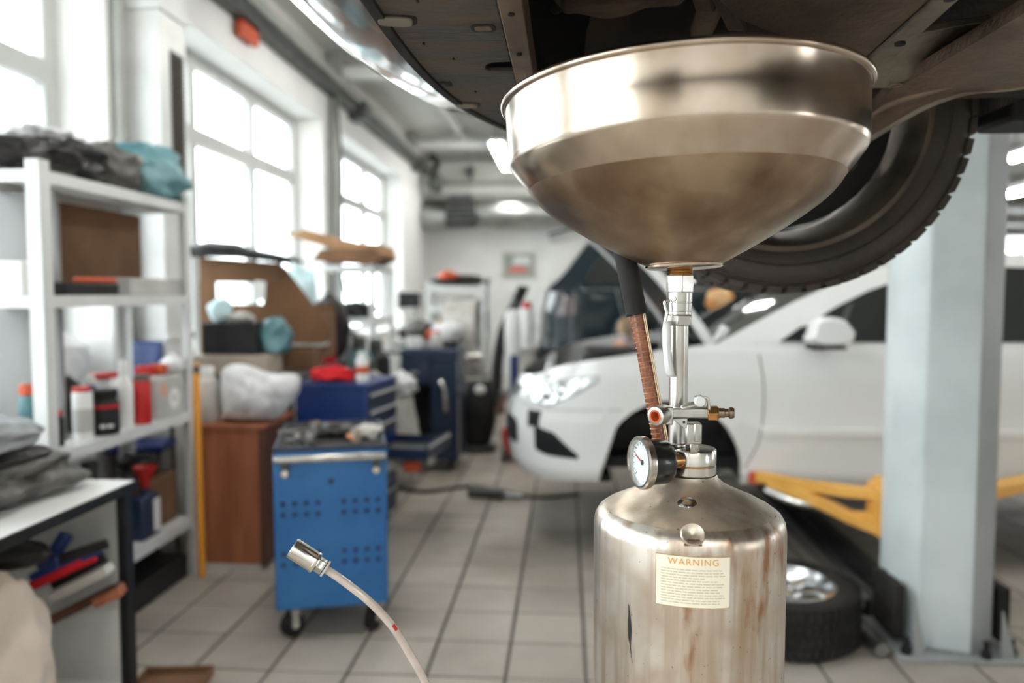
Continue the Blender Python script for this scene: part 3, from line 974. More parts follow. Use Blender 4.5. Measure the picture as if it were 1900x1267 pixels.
# ------------------------------------------------------------------ SUCTION HOSE with coupling
glass('hose_clear', (0.93, 0.88, 0.84), 0.10)
sh = thing('suction_hose', 'clear plastic suction hose ending in a shiny steel coupling', 'hose', (-0.2, 1.05, 0.9))
P = [Vector(p) for p in ((-0.333, 1.050, 1.0365), (-0.311, 1.050, 1.022), (-0.276, 1.050, 0.9955), (-0.252, 1.050, 0.972), (-0.235, 1.050, 0.9505), (-0.213, 1.050, 0.914), (-0.193, 1.050, 0.876),
     (-0.168, 1.052, 0.81), (-0.135, 1.056, 0.70), (-0.09, 1.06, 0.56), (-0.035, 1.061, 0.42), (0.02, 1.062, 0.33), (0.055, 1.062, 0.30))]
M('hose_skin', (0.70, 0.61, 0.54), 0.18, coat=0.7, col2=(0.60, 0.50, 0.43), scale=30, alpha=0.82)
M('hose_core', (0.46, 0.38, 0.32), 0.4)
MB().tube(P, 0.0058, 20, sm=8).build('hose', 'hose_skin', sh, smooth=True)
MB().tube(P, 0.0038, 12, sm=8).build('hose_lining', 'hose_core', sh, smooth=True)
sp = smooth_path(P, 8)
MB().tube([v + Vector((0.0035, -0.0035, 0.002)) for v in (Vector((-0.2415, 1.05, 0.9595)), Vector((-0.2395, 1.05, 0.9565)), Vector((-0.2365, 1.05, 0.952)))], 0.0026, 8).build('red_mark', 'red_plastic', sh, smooth=True)
hd = (P[0] - P[1]).normalized()
hd = Vector((-0.80, -0.10, 0.55)).normalized()
hq = hd.to_track_quat('Z', 'Y').to_matrix()
cp_ = part(MB().lathe([(0.0060, -0.001), (0.0118, -0.0005), (0.0122, 0.0008), (0.0118, 0.002), (0.0098, 0.0026)], P[0], 36, hq).build('collar_ring', 'dirty_white', sh, smooth=True), 'pale collar ring')
mb = MB()
mb.lathe([(0.0108, 0.0035), (0.0112, 0.0045), (0.0112, 0.0140), (0.0104, 0.015)], P[0], 6, hq, cap0=True, cap1=True)
mb.build('coupling_nut', 'satin_metal', sh, bevel=0.0008)
MB().lathe([(0.0094, 0.002), (0.0094, 0.004)], P[0], 24, hq, cap0=True, cap1=True).build('black_seal', 'gauge_black', sh, smooth=True)
MB().lathe([(0.0118, 0.0150), (0.0150, 0.0155), (0.0155, 0.0170), (0.0155, 0.0195), (0.0146, 0.0200), (0.0145, 0.054), (0.0138, 0.0560), (0.0110, 0.0560), (0.0104, 0.052), (0.0104, 0.018)], P[0], 48, hq).build('coupling_sleeve', 'cap_steel', sh, smooth=True)
# ------------------------------------------------------------------ CAR BODY GENERATOR
def frange(a, b, n):
    return [a + (b - a) * k / n for k in range(n + 1)]

class Car:
    """body shell lofted round a plan curve; x runs from the near end of the car backwards, z from its wheel plane"""
    def __init__(s, root, X0, YC, Z0, W, L, af, nf, ar, nr, side_off, front_off, top, bottom, wheels, Ra, zc, path, tumble=0.45, belt_in=0.03):
        s.__dict__.update(locals())
        s.root = root
        pl = []
        NT = 22
        for k in range(NT):
            t = math.pi / 2 * (k / NT)
            pl.append((af * (1 - math.cos(t) ** (2 / nf)), W * math.sin(t) ** (2 / nf)))
        xs = set(frange(af, L - ar, 40))
        for xw in wheels:
            for q in frange(-1, 1, 20):
                xs.add(xw + Ra * math.sin(q * math.pi / 2))
            xs.add(xw - Ra - 0.004)
            xs.add(xw + Ra + 0.004)
        for x in sorted(v for v in xs if af <= v <= L - ar):
            pl.append((x, W))
        for k in range(NT, -1, -1):
            t = math.pi / 2 * (k / NT)
            pl.append((L - ar * (1 - math.cos(t) ** (2 / nr)), W * math.sin(t) ** (2 / nr)))
        clean = [pl[0]]
        for p in pl[1:]:
            if (p[0] - clean[-1][0]) ** 2 + (p[1] - clean[-1][1]) ** 2 > 1e-7:
                clean.append(p)
        # keep a marker of every dense arch station even where the curve is still turning
        s.pl = clean
        s.nrm = []
        n = len(clean)
        for i in range(n):
            a, b = clean[max(0, i - 1)], clean[min(n - 1, i + 1)]
            t = Vector((b[0] - a[0], b[1] - a[1]))
            t.normalize()
            s.nrm.append((-t.y, t.x))
        s.nrm[0] = (-1, 0)
        s.nrm[-1] = (1, 0)
    def zl(s, i):
        x, y = s.pl[i]
        z = interp(x, s.bottom)
        if s.nrm[i][1] > 0.5:
            for xw in s.wheels:
                d = abs(x - xw)
                if d < s.Ra:
                    z = max(z, s.zc + math.sqrt(s.Ra ** 2 - d * d))
        return z
    def pt(s, i, z, out=0.0, sg=-1):
        x, y = s.pl[i]
        nx, ny = s.nrm[i]
        f = max(0.0, -nx) ** 1.3 + 0.6 * max(0.0, nx) ** 1.3
        o = interp(z, s.side_off) * (1 - f) + interp(z, s.front_off) * f - out
        return Vector((s.X0 + x - nx * o, s.YC + sg * (y - ny * o), s.Z0 + z))
    def shell(s, name, mat, nrow=16):
        mb = MB()
        for sg in (-1, 1):
            rows = []
            for i in range(len(s.pl)):
                a, b = s.zl(i), interp(s.pl[i][0], s.top)
                rows.append([s.pt(i, lerp(a, b, k / nrow), 0, sg) for k in range(nrow + 1)])
            mb.rows(rows)
        bmesh.ops.remove_doubles(mb.b, verts=mb.b.verts, dist=0.0008)
        return mb.build(name, mat, s.root, smooth=True, angle=50)
    def index(s, x):
        return min(range(len(s.pl)), key=lambda i: abs(s.pl[i][0] - x))
    def patch(s, name, mat, i0, i1, zlo, zhi, out=0.004, parent=None, n=6, sg=-1, smooth=True):
        """a piece lying on the body between plan stations i0..i1; zlo, zhi tables over 0..1"""
        mb = MB()
        rows = []
        for i in range(i0, i1 + 1):
            t = (i - i0) / max(1, i1 - i0)
            a, b = interp(t, zlo), interp(t, zhi)
            rows.append([s.pt(i, a, -0.002, sg)] + [s.pt(i, lerp(a, b, k / n), out, sg) for k in range(n + 1)] + [s.pt(i, b, -0.002, sg)])
        mb.rows(rows)
        return mb.build(name, mat, parent or s.root, smooth=smooth, angle=50)
    def side_patch(s, name, mat, poly, out=0.004, parent=None, sg=-1, y_of=None):
        """flat polygon in (x, z) laid on the flank or the glasshouse"""
        mb = MB()
        vs = []
        for x, z in poly:
            vs.append(Vector((s.X0 + x, s.YC + sg * (s.cab_y(z) + out), s.Z0 + z)))
        mb.prism(vs, (0, -sg * 0.003 if sg > 0 else 0.003, 0))
        return mb.build(name, mat, parent or s.root)
    def cab_y(s, z):
        zb = s.path[0][1]
        return s.W - s.belt_in - max(0, z - zb) * s.tumble
    def cabin(s, paint, glass_mat, xw0, xr0, xr1, name='cabin'):
        """side frames along the roof line path, then windscreen, roof and rear screen across"""
        zb = s.path[0][1]
        mb = MB()
        xs = frange(s.path[0][0], s.path[-1][0], 40)
        for sg in (-1, 1):
            rows = []
            for x in xs:
                zt = interp(x, s.path)
                b = min(zb, zt) - 0.04
                rows.append([Vector((s.X0 + x, s.YC + sg * s.cab_y(lerp(b, zt, k / 6)), s.Z0 + lerp(b, zt, k / 6))) for k in range(7)])
            mb.rows(rows)
        c = mb.build(name, paint, s.root, smooth=True)
        for nm, a, b, mt in (('windscreen', s.path[0][0], xr0, glass_mat), ('roof_panel', xr0, xr1, paint), ('rear_screen', xr1, s.path[-1][0], glass_mat)):
            mb = MB()
            rows = []
            for x in frange(a, b, 14):
                zt = interp(x, s.path)
                w = s.cab_y(zt)
                rows.append([Vector((s.X0 + x - 0.0 * q * q, s.YC + q * w, s.Z0 + zt + s.crown * (1 - q * q))) for q in frange(-1, 1, 12)])
            mb.rows(rows)
            mb.build(nm, mt, s.root, smooth=True)
        return c
    crown = 0.06
    def liner(s, xw, name='wheel_arch_liner', mat='black_plastic', depth=0.34):
        for sg in (-1, 1):
            mb = MB()
            rows = []
            for q in frange(-0.15, math.pi + 0.15, 20):
                x, z = s.X0 + xw + (s.Ra + 0.002) * math.cos(q), s.Z0 + s.zc + (s.Ra + 0.002) * math.sin(q)
                rows.append([Vector((x, s.YC + sg * (s.W - 0.012), z)), Vector((x, s.YC + sg * (s.W - depth), z))])
            mb.rows(rows)
            cx, czz = s.X0 + xw, s.Z0 + s.zc
            fan = [Vector((cx + (s.Ra + 0.002) * math.cos(q), s.YC + sg * (s.W - depth), czz + (s.Ra + 0.002) * math.sin(q))) for q in frange(-0.15, math.pi + 0.15, 20)]
            mb.poly(fan, [tuple(range(len(fan)))])
            mb.build(name, mat, s.root, smooth=True)

M('car_white', (0.86, 0.865, 0.85), 0.22, coat=0.8, spec=0.5)
M('car_silver', (0.40, 0.42, 0.43), 0.14, 0.75, coat=1.0)
M('car_dark', (0.008, 0.018, 0.024), 0.2, 0.0, coat=0.4, spec=0.3)
M('dark_glass', (0.010, 0.012, 0.012), 0.04, coat=0.6, spec=0.6)
M('tray_plastic', (0.050, 0.046, 0.042), 0.5, col2=(0.155, 0.11, 0.075), scale=5, stretch=(1, 3.5, 1), lo=0.42, hi=0.70, bump=0.25, bscale=30, rough2=0.8)
M('road_dirt', (0.15, 0.105, 0.072), 0.8, col2=(0.085, 0.062, 0.046), scale=9, bump=0.3, bscale=50)
M('arm_steel', (0.175, 0.12, 0.085), 0.55, 0.2, col2=(0.105, 0.072, 0.05), scale=14, bump=0.25, bscale=80)
M('bracket_steel', (0.27, 0.24, 0.20), 0.45, 0.4, col2=(0.18, 0.145, 0.11), scale=14, bump=0.2)
M('strip_brown', (0.24, 0.165, 0.11), 0.55, 0.2, col2=(0.16, 0.11, 0.08), scale=14)
M('tab_grey', (0.22, 0.19, 0.155), 0.6)
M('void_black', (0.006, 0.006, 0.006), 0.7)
M('tyre_rubber', (0.046, 0.037, 0.031), 0.62, col2=(0.064, 0.050, 0.041), scale=6, stretch=(1, 1, 1), bump=0.12, bscale=60)
M('rim_dirty', (0.15, 0.12, 0.09), 0.5, 0.5, col2=(0.07, 0.056, 0.043), scale=9)
M('alloy', (0.72, 0.73, 0.73), 0.2, 0.95, col2=(0.55, 0.56, 0.56), scale=9)

# ------------------------------------------------------------------ WHEEL
def wheel(root, c, R, w, Rr, axis, mats, spokes=5, tread=True, out_sign=1):
    """axis = rotation taking local z to the wheel axle; +z is the outer face"""
    c = Vector(c)
    h = w / 2
    tyre = [(Rr - 0.004, -h + 0.012), (Rr + 0.004, -h + 0.002), (Rr + 0.018, -h - 0.004), (lerp(Rr, R, 0.5), -h - 0.008), (R - 0.028, -h - 0.002), (R - 0.012, -h + 0.010), (R - 0.007, -h + 0.022),
            (R - 0.004, -h * 0.4), (R - 0.003, 0), (R - 0.004, h * 0.4),
            (R - 0.007, h - 0.022), (R - 0.012, h - 0.010), (R - 0.028, h + 0.002), (lerp(Rr, R, 0.5), h + 0.008), (Rr + 0.018, h + 0.004), (Rr + 0.004, h - 0.002), (Rr - 0.004, h - 0.012)]
    t = MB().lathe(tyre, c, 96, axis).build('tyre', mats[0], root, smooth=True, angle=60)
    if tread:
        mb = MB()
        NB = 58
        for k in range(NB):
            a = 2 * math.pi * k / NB
            for z0, z1, da in ((-h + 0.004, -h + 0.050, 0.0), (-h + 0.058, -0.006, 0.03), (0.006, h - 0.058, 0.0), (h - 0.050, h - 0.004, 0.03)):
                aw = math.pi / NB * 0.74
                vs = []
                for rr in (R - 0.014, R + 0.0015):
                    for zz, dz in ((z0, 0.006 if z0 < -h + 0.01 else 0), (z1, -0.006 if z1 > h - 0.01 else 0)):
                        for sa in (-aw, aw):
                            r2 = rr - (0.003 if dz and rr > R else 0)
                            vs.append(axis @ Vector((r2 * math.cos(a + da + sa), r2 * math.sin(a + da + sa), zz)) + c)
                mb.poly(vs, [(4, 5, 7, 6), (0, 1, 5, 4), (2, 3, 7, 6), (0, 2, 6, 4), (1, 3, 7, 5)])
        mb.build('tread_blocks', mats[0], t, kind='stuff')
        for rr in (lerp(Rr, R, 0.35), lerp(Rr, R, 0.78)):
            MB().lathe([(rr - 0.0018, -h - 0.006), (rr, -h - 0.0105), (rr + 0.0018, -h - 0.006)], c, 72, axis).build('sidewall_ring', mats[0], t, smooth=True)
    rim = [(Rr + 0.002, -h + 0.004), (Rr - 0.008, -h + 0.002), (Rr - 0.014, -h + 0.010), (Rr - 0.022, -h + 0.030), (Rr - 0.040, -h + 0.075), (Rr - 0.044, 0), (Rr - 0.034, h - 0.05), (Rr - 0.018, h - 0.018), (Rr - 0.010, h - 0.002), (Rr + 0.002, h - 0.004)]
    r = MB().lathe(rim, c, 72, axis).build('rim', mats[1], root, smooth=True, angle=60)
    for k in range(spokes):
        a = 2 * math.pi * (k + 0.3) / spokes
        mb = MB()
        rows = []
        for rr, ww, zz in ((0.045, 0.034, h - 0.050), (0.09, 0.030, h - 0.036), (0.15, 0.026, h - 0.030), (Rr - 0.028, 0.036, h - 0.030)):
            row = []
            for q, dz in ((-1, -0.022), (-0.8, 0), (0.8, 0), (1, -0.022)):
                row.append(axis @ Vector((rr * math.cos(a) - q * ww * math.sin(a), rr * math.sin(a) + q * ww * math.cos(a), zz + dz)) + c)
            rows.append(row)
        mb.rows(rows)
        mb.build('spoke', mats[1], r, smooth=True, solid=0.006, angle=30)
    MB().lathe([(0, h - 0.036), (0.026, h - 0.037), (0.052, h - 0.044), (0.062, h - 0.07), (0.055, h - 0.09), (0, h - 0.09)], c, 32, axis).build('hub', mats[1], r, smooth=True)
    return t

# ------------------------------------------------------------------ LIFTED CAR above the drainer
lc = thing('lifted_car', 'silver car raised overhead showing its dirty dark underside and one wheel', 'car', (0.4, 0.9, 1.5))
car = Car(lc, -0.385, 0.90, 1.50, 0.885, 4.35, 0.44, 2.6, 0.4, 2.6,
          [(0.24, 0.06), (0.30, 0.02), (0.4, 0.0), (0.7, 0.0), (0.85, 0.02), (0.93, 0.07)],
          [(0.255, 0.172), (0.262, 0.125), (0.272, 0.078), (0.290, 0.035), (0.32, 0.010), (0.40, 0.0), (0.52, 0.012), (0.64, 0.05), (0.74, 0.12), (0.80, 0.22)],
          [(0, 0.78), (0.3, 0.84), (0.6, 0.90), (1.2, 0.95), (4.0, 0.97), (4.35, 0.94)],
          [(0, 0.256), (0.35, 0.262), (0.5, 0.27), (4.0, 0.275), (4.35, 0.30)],
          [0.80, 3.40], 0.385, 0.32,
          [(1.15, 0.93), (1.95, 1.36), (2.5, 1.43), (3.2, 1.42), (3.8, 1.30), (4.25, 0.98)])
car.shell('body_shell', 'car_silver', 26)
car.cabin('car_silver', 'dark_glass', 1.15, 1.95, 3.7)
mb = MB()
rows = []
for x in frange(0.14, 1.2, 12):
    w = 0.72 + 0.1 * min(1, x)
    rows.append([(car.X0 + x, car.YC + q * w, 1.5 + interp(x, [(0.14, 0.80), (0.5, 0.90), (1.2, 0.97)]) + 0.02 * (1 - q * q)) for q in frange(-1, 1, 8)])
mb.rows(rows)
mb.build('bonnet', 'car_silver', lc, smooth=True)
for xw in (0.80, 3.40):
    car.liner(xw, mat='tray_plastic')
# underbody: lid above the engine bay void, floor pan behind
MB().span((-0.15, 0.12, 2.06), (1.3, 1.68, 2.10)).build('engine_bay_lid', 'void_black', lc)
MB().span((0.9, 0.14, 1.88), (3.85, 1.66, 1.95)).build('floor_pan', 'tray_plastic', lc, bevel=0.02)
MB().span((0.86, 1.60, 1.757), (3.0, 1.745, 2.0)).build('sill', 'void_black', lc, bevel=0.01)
MB().span((0.86, 0.055, 1.757), (3.0, 0.2, 2.0)).build('sill', 'arm_steel', lc, bevel=0.01)
# front undertray following the bumper lip
lip = []
for i in range(0, 22):
    p = car.pt(i, 0.258, -0.004, 1)
    if p.y < 1.73:
        lip.append((p.x, p.y))
zt = 1.7535
right = lip
poly = [(x, y) for x, y in right]
xr = -0.080
end = poly[-1]
outline = poly + [(0.02, end[1])] + [(0.02, 1.56), (xr, 1.50)]
# notches along the rear edge: the open slot and its neighbour
outline += [(xr, 1.193), (-0.116, 1.191), (-0.121, 1.178), (-0.118, 1.160), (-0.108, 1.147), (xr, 1.145), (xr, 0.9)]
mir = [(x, 1.8 - y) for x, y in reversed(outline)]
full = outline + [p for p in mir if abs(p[1] - 0.9) > 1e-6]
tray = MB().prism([(x, y, zt) for x, y in full], (0, 0, 0.008)).build('undertray', 'tray_plastic', lc, bevel=0.002)
part(tray, 'dark dirty plastic undertray behind the bumper')
# clips, recesses and ridges on the tray
def tab(cx, cy, a, b, rz, mat, h=0.004, name='fixing_tab', z=zt):
    mb = MB()
    pl = []
    for k in range(20):
        t = 2 * math.pi * k / 20
        x = a * math.copysign(abs(math.cos(t)) ** 0.55, math.cos(t))
        y = b * math.copysign(abs(math.sin(t)) ** 0.55, math.sin(t))
        v = rotm(0, 0, rz) @ Vector((x, y, 0))
        pl.append((cx + v.x, cy + v.y, z))
    mb.prism(pl, (0, 0, -h))
    return mb.build(name, mat, tray, bevel=0.0012)
tab(-0.206, 0.962, 0.024, 0.018, 10, 'void_black', 0.0012)
tab(-0.209, 0.962, 0.021, 0.014, 10, 'tab_grey', 0.004)
tab(-0.174, 1.392, 0.022, 0.018, 8, 'void_black', 0.0012)
tab(-0.176, 1.392, 0.019, 0.014, 8, 'tab_grey', 0.004)
tab(-0.105, 0.998, 0.016, 0.014, 0, 'void_black', 0.001, 'recess')
tab(-0.105, 0.998, 0.011, 0.008, 0, 'strip_brown', 0.002, 'recess_floor')
tab(-0.188, 1.255, 0.006, 0.012, 0, 'void_black', 0.001, 'recess')
tab(-0.196, 1.245, 0.005, 0.006, 0, 'void_black', 0.001, 'recess')
for cx, cy in ((-0.19, 1.05), (-0.16, 1.12), (-0.15, 1.30), (-0.17, 0.90)):
    tab(cx, cy, 0.0018, 0.0022, 0, 'void_black', 0.003, 'rivet')
# rubber lip between tray and bumper
mb = MB()
rows = [[(x - 0.004, y, zt - 0.003), (x + 0.010, y, zt - 0.004), (x + 0.012, y, zt + 0.004), (x - 0.004, y, zt + 0.004)] for x, y in lip]
rows = [[(a[0], 1.8 - a[1], a[2]) for a in r] for r in reversed(rows)] + rows
mb.rows(rows, close_u=True)
mb.build('bumper_lip_seal', 'black_rubber', lc, smooth=True)
# cross bracket, engine void contents
MB().span((-0.080, 0.42, 1.752), (-0.050, 1.42, 1.772)).span((-0.054, 0.42, 1.752), (-0.050, 1.42, 1.80)).build('cross_bracket', 'strip_brown', lc, bevel=0.003)
for y in (0.945, 1.10):
    MB().cyl((-0.066, y, 1.753), (-0.066, y, 1.749), 0.004, seg=6).build('bolt', 'void_black', lc)
MB().blob((0.08, 1.26, 1.95), (0.13, 0.14, 0.085), 3, 0.12, 1.2, 3).build('oil_pan', 'road_dirt', lc, smooth=True)
MB().box((0.09, 1.25, 1.88), (0.2, 0.05, 0.03), (0, -8, 15)).build('pan_rib', 'road_dirt', lc, bevel=0.01)
MB().span((-0.02, 0.5, 1.93), (0.30, 0.98, 2.04)).build('gearbox', 'void_black', lc, bevel=0.03)
MB().cyl((0.20, 0.75, 1.86), (0.235, 1.42, 1.88), 0.02).cyl((0.15, 0.9, 1.84), (0.15, 1.3, 1.9), 0.014).build('drive_shaft', 'road_dirt', lc, smooth=True)
MB().tube([(0.01, 0.75, 1.9), (0.03, 1.1, 1.86), (-0.02, 1.4, 1.92)], 0.012, sm=6).build('coolant_hose', 'black_rubber', lc, smooth=True)
# guard plate with stiffener strip and mounting plate
mb = MB()
n = 8
g0 = [(0.150, 0.70), (0.175, 0.955), (0.215, 1.03), (0.258, 1.075), (0.32, 1.125), (0.405, 1.19), (0.44, 1.215)]
pl = [(x, y, 1.768) for x, y in g0] + [(0.428, 0.975, 1.768), (0.425, 0.70, 1.768)]
mb.prism(pl, (0, 0, 0.006))
gp = part(mb.build('guard_plate', 'road_dirt', lc, bevel=0.002), 'brown dirty guard plate beside the bowl')
MB().prism([(0.424, 0.70, 1.762), (0.448, 0.70, 1.762), (0.456, 0.975, 1.762), (0.474, 1.185, 1.762), (0.442, 1.216, 1.762), (0.430, 0.975, 1.762)], (0, 0, 0.012)).build('plate_strip', 'bracket_steel', lc, bevel=0.002)
for x, y in ((0.440, 0.955), (0.452, 1.12)):
    MB().cyl((x, y, 1.763), (x, y, 1.758), 0.007, seg=16).build('bolt', 'void_black', lc)
for k, (x, y, a) in enumerate(((0.20, 0.99, 20), (0.235, 1.0, 24), (0.17, 1.02, 15))):
    MB().box((x, y + 0.05, 1.80 + 0.02 * k), (0.03, 0.26, 0.012), (0, 12, -a)).build('heat_shield_rib', 'road_dirt', lc, bevel=0.004)
mb = MB()
P0 = [(0.455, 1.225, 1.776), (0.485, 1.21, 1.784), (0.507, 1.20, 1.797), (0.56, 1.195, 1.805), (0.612, 1.20, 1.813), (0.585, 1.26, 1.785), (0.548, 1.30, 1.764), (0.53, 1.345, 1.757), (0.50, 1.345, 1.757), (0.484, 1.30, 1.770)]
mb.prism(P0, (0, 0.004, 0.012))
br = mb.build('subframe_bracket', 'bracket_steel', lc, bevel=0.002)
MB().lathe([(0.007, 0), (0.0085, 0.002), (0.010, 0.0), (0.0085, -0.002)], (0.530, 1.325, 1.757), 20, closed=True).build('bracket_eye', 'strip_brown', br, smooth=True)
MB().cyl((0.565, 1.235, 1.790), (0.565, 1.235, 1.784), 0.006, seg=14).build('bracket_hole', 'void_black', br)
# lower control arm sweeping to the wheel hub
mb = MB()
up = [(0.56, 0.80, 1.757), (0.548, 1.00, 1.757), (0.546, 1.15, 1.757), (0.545, 1.28, 1.758), (0.540, 1.37, 1.758), (0.535, 1.44, 1.740), (0.53, 1.53, 1.71)]
lo = [(0.93, 0.80, 1.745), (0.86, 1.00, 1.745), (0.79, 1.15, 1.745), (0.715, 1.29, 1.741), (0.655, 1.355, 1.748), (0.605, 1.42, 1.734), (0.55, 1.53, 1.697)]
rows = []
for a, b in zip(up, lo):
    a, b = Vector(a), Vector(b)
    rows.append([a + Vector((0, 0, 0.02)), a, lerp(a, b, 0.25) - Vector((0, 0, 0.006)), lerp(a, b, 0.6) - Vector((0, 0, 0.002)), lerp(a, b, 0.9) + Vector((0, 0, 0.004)), b, b + Vector((0.004, 0, 0.02)), lerp(a, b, 0.5) + Vector((0, 0, 0.03))])
mb.rows(rows, close_u=True)
part(mb.build('control_arm', 'arm_steel', lc, smooth=True, angle=30), 'brown pressed steel control arm reaching to the wheel')
MB().tube([tuple(Vector(p) + Vector((0.002, 0, 0.004))) for p in lo[2:]], 0.006, 8, sm=4).build('arm_flange', 'bracket_steel', lc, smooth=True)
MB().tube([(0.50, 1.46, 1.705), (0.545, 1.40, 1.742), (0.60, 1.33, 1.752), (0.66, 1.24, 1.76)], 0.006, 8, sm=4).build('arm_ridge', 'strip_brown', lc, smooth=True)
# wheel on the far side, seen from inside
WX, WZ = 0.424, 1.776
ax = rotm(-90, 0, 0)
wroot = wheel(lc, (WX, 1.662, WZ), 0.355, 0.215, 0.272, ax, ('tyre_rubber', 'rim_dirty'), 5)
MB().lathe([(0.0, -0.030), (0.09, -0.030), (0.155, -0.020), (0.158, -0.006), (0.10, -0.010), (0.0, -0.010)], (WX, 1.662, WZ), 48, ax).build('brake_disc', 'steel_dark', lc, smooth=True)
MB().lathe([(0.0, -0.04), (0.18, -0.042), (0.222, -0.030), (0.222, -0.027), (0.0, -0.034)], (WX, 1.655, WZ), 40, ax).build('dust_shield', 'void_black', lc, smooth=True)
MB().box((WX + 0.12, 1.61, WZ - 0.03), (0.09, 0.08, 0.16), (0, 20, 0)).build('brake_caliper', 'steel_dark', lc, bevel=0.015)
MB().box((WX, 1.59, WZ - 0.02), (0.10, 0.09, 0.24)).cyl((WX + 0.06, 1.55, WZ - 0.09), (WX + 0.06, 1.60, WZ - 0.07), 0.02).build('steering_knuckle', 'road_dirt', lc, bevel=0.02)
MB().cyl((0.30, 1.05, 1.86), (WX, 1.60, WZ), 0.018).build('half_shaft', 'void_black', lc, smooth=True)
for y in (1.662, 0.138):
    wheel(lc, (-0.362 + 3.40, y, WZ), 0.355, 0.215, 0.272, rotm(-90 if y > 1 else 90, 0, 0), ('tyre_rubber', 'rim_dirty'), 5, tread=False)
# ------------------------------------------------------------------ WHITE CAR
wc = thing('white_car', 'white hatchback with open bonnet and missing front wheel on the low lift', 'car', (1.9, 4.88, 0.25))
w = Car(wc, -0.36, 4.885, 0.25, 0.885, 4.3, 0.62, 2.7, 0.5, 2.6,
        [(0.17, 0.06), (0.21, 0.016), (0.26, 0.006), (0.30, 0.012), (0.45, 0.006), (0.50, 0.0), (0.56, 0.004), (0.75, 0.0), (0.88, 0.015), (0.93, 0.045)],
        [(0.12, 0.12), (0.18, 0.05), (0.24, 0.02), (0.30, 0.01), (0.42, 0.0), (0.50, 0.01), (0.60, 0.035), (0.68, 0.08), (0.74, 0.14), (0.80, 0.24)],
        [(0, 0.70), (0.08, 0.72), (0.2, 0.765), (0.4, 0.815), (0.7, 0.865), (1.1, 0.915), (1.4, 0.925), (4.0, 0.96), (4.3, 0.94)],
        [(0, 0.17), (0.2, 0.175), (0.5, 0.20), (4.0, 0.20), (4.3, 0.25)],
        [0.90, 3.47], 0.352, 0.275,
        [(1.12, 0.915), (1.30, 1.01), (1.53, 1.13), (1.87, 1.275), (2.1, 1.335), (2.6, 1.385), (3.2, 1.36), (3.85, 1.20), (4.22, 0.96)])
w.shell('body_shell', 'car_white', 24)
w.cabin('car_white', 'dark_glass', 1.12, 1.98, 3.75)
for xw in (0.90, 3.47):
    w.liner(xw, depth=0.30)
# engine bay and floor
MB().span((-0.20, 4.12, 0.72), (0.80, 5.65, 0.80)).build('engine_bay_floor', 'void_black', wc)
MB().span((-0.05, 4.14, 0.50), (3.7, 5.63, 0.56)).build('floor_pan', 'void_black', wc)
MB().box((0.3, 4.9, 0.98), (0.42, 0.6, 0.2)).build('engine_cover', 'black_plastic', wc, bevel=0.04)
MB().span((-0.02, 4.25, 0.82), (0.25, 4.55, 1.02)).build('battery', 'black_plastic', wc, bevel=0.02)
MB().span((-0.12, 4.16, 0.94), (-0.06, 5.6, 1.00)).build('slam_panel', 'car_white', wc, bevel=0.01)
MB().cyl((0.62, 4.22, 0.9), (0.62, 4.22, 1.09), 0.06).build('strut_tower', 'black_plastic', wc, smooth=True)
mb = MB()
mb.span((0.70, 4.08, 0.98), (0.86, 5.68, 1.13))
mb.build('cowl_panel', 'black_plastic', wc, bevel=0.02)
# cabin interior
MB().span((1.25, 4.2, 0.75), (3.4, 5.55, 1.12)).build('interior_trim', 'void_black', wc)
# bonnet raised on its hinges
HX, HZ = 0.77, 1.17
th = math.radians(48)
mb = MB()
rows = []
def hood_pt(t, q, up=0.0):
    d = Vector((-math.cos(th), 0, math.sin(th)))
    nrm = Vector((math.sin(th), 0, math.cos(th)))
    wd = lerp(0.77, 0.66, t ** 2)
    bow = 0.035 * math.sin(math.pi * t) + 0.02 * (1 - q * q)
    e = 0.10 * q * q * t
    return Vector((HX, 4.885 + q * wd, HZ)) + d * (1.02 * t - e) + nrm * (bow + up)
for t in frange(0, 1, 12):
    rows.append([hood_pt(t, q) for q in frange(-1, 1, 12)])
mb.rows(rows)
bn_ = part(mb.build('bonnet', 'car_white', wc, smooth=True, solid=0.012), 'raised white bonnet')
mb = MB()
mb.rows([[hood_pt(t, q, -0.022 - 0.01 * (abs(q) < 0.7)) for q in frange(-0.93, 0.93, 10)] for t in frange(0.05, 0.95, 10)])
mb.build('bonnet_liner', 'black_plastic', bn_, smooth=True, solid=0.008)
for s in (-1, 1):
    mb = MB()
    rows = [[hood_pt(t, s * 0.95, 0), hood_pt(t, s * 1.0, 0.0), hood_pt(t, s * 1.0, -0.045), hood_pt(t, s * 0.95, -0.03)] for t in frange(0, 1, 10)]
    mb.rows(rows, close_u=True)
    mb.build('bonnet_edge', 'car_white', bn_, smooth=True)
MB().box((0.82, 4.16, 1.16), (0.12, 0.05, 0.10), (0, -20, 0)).box((0.80, 4.13, 1.20), (0.05, 0.05, 0.12), (0, 30, 0)).build('bonnet_hinge', 'car_white', wc, bevel=0.012)
MB().cyl((0.45, 5.55, 1.08), (0.35, 5.5, 1.46), 0.008).build('bonnet_stay', 'satin_metal', wc, smooth=True)
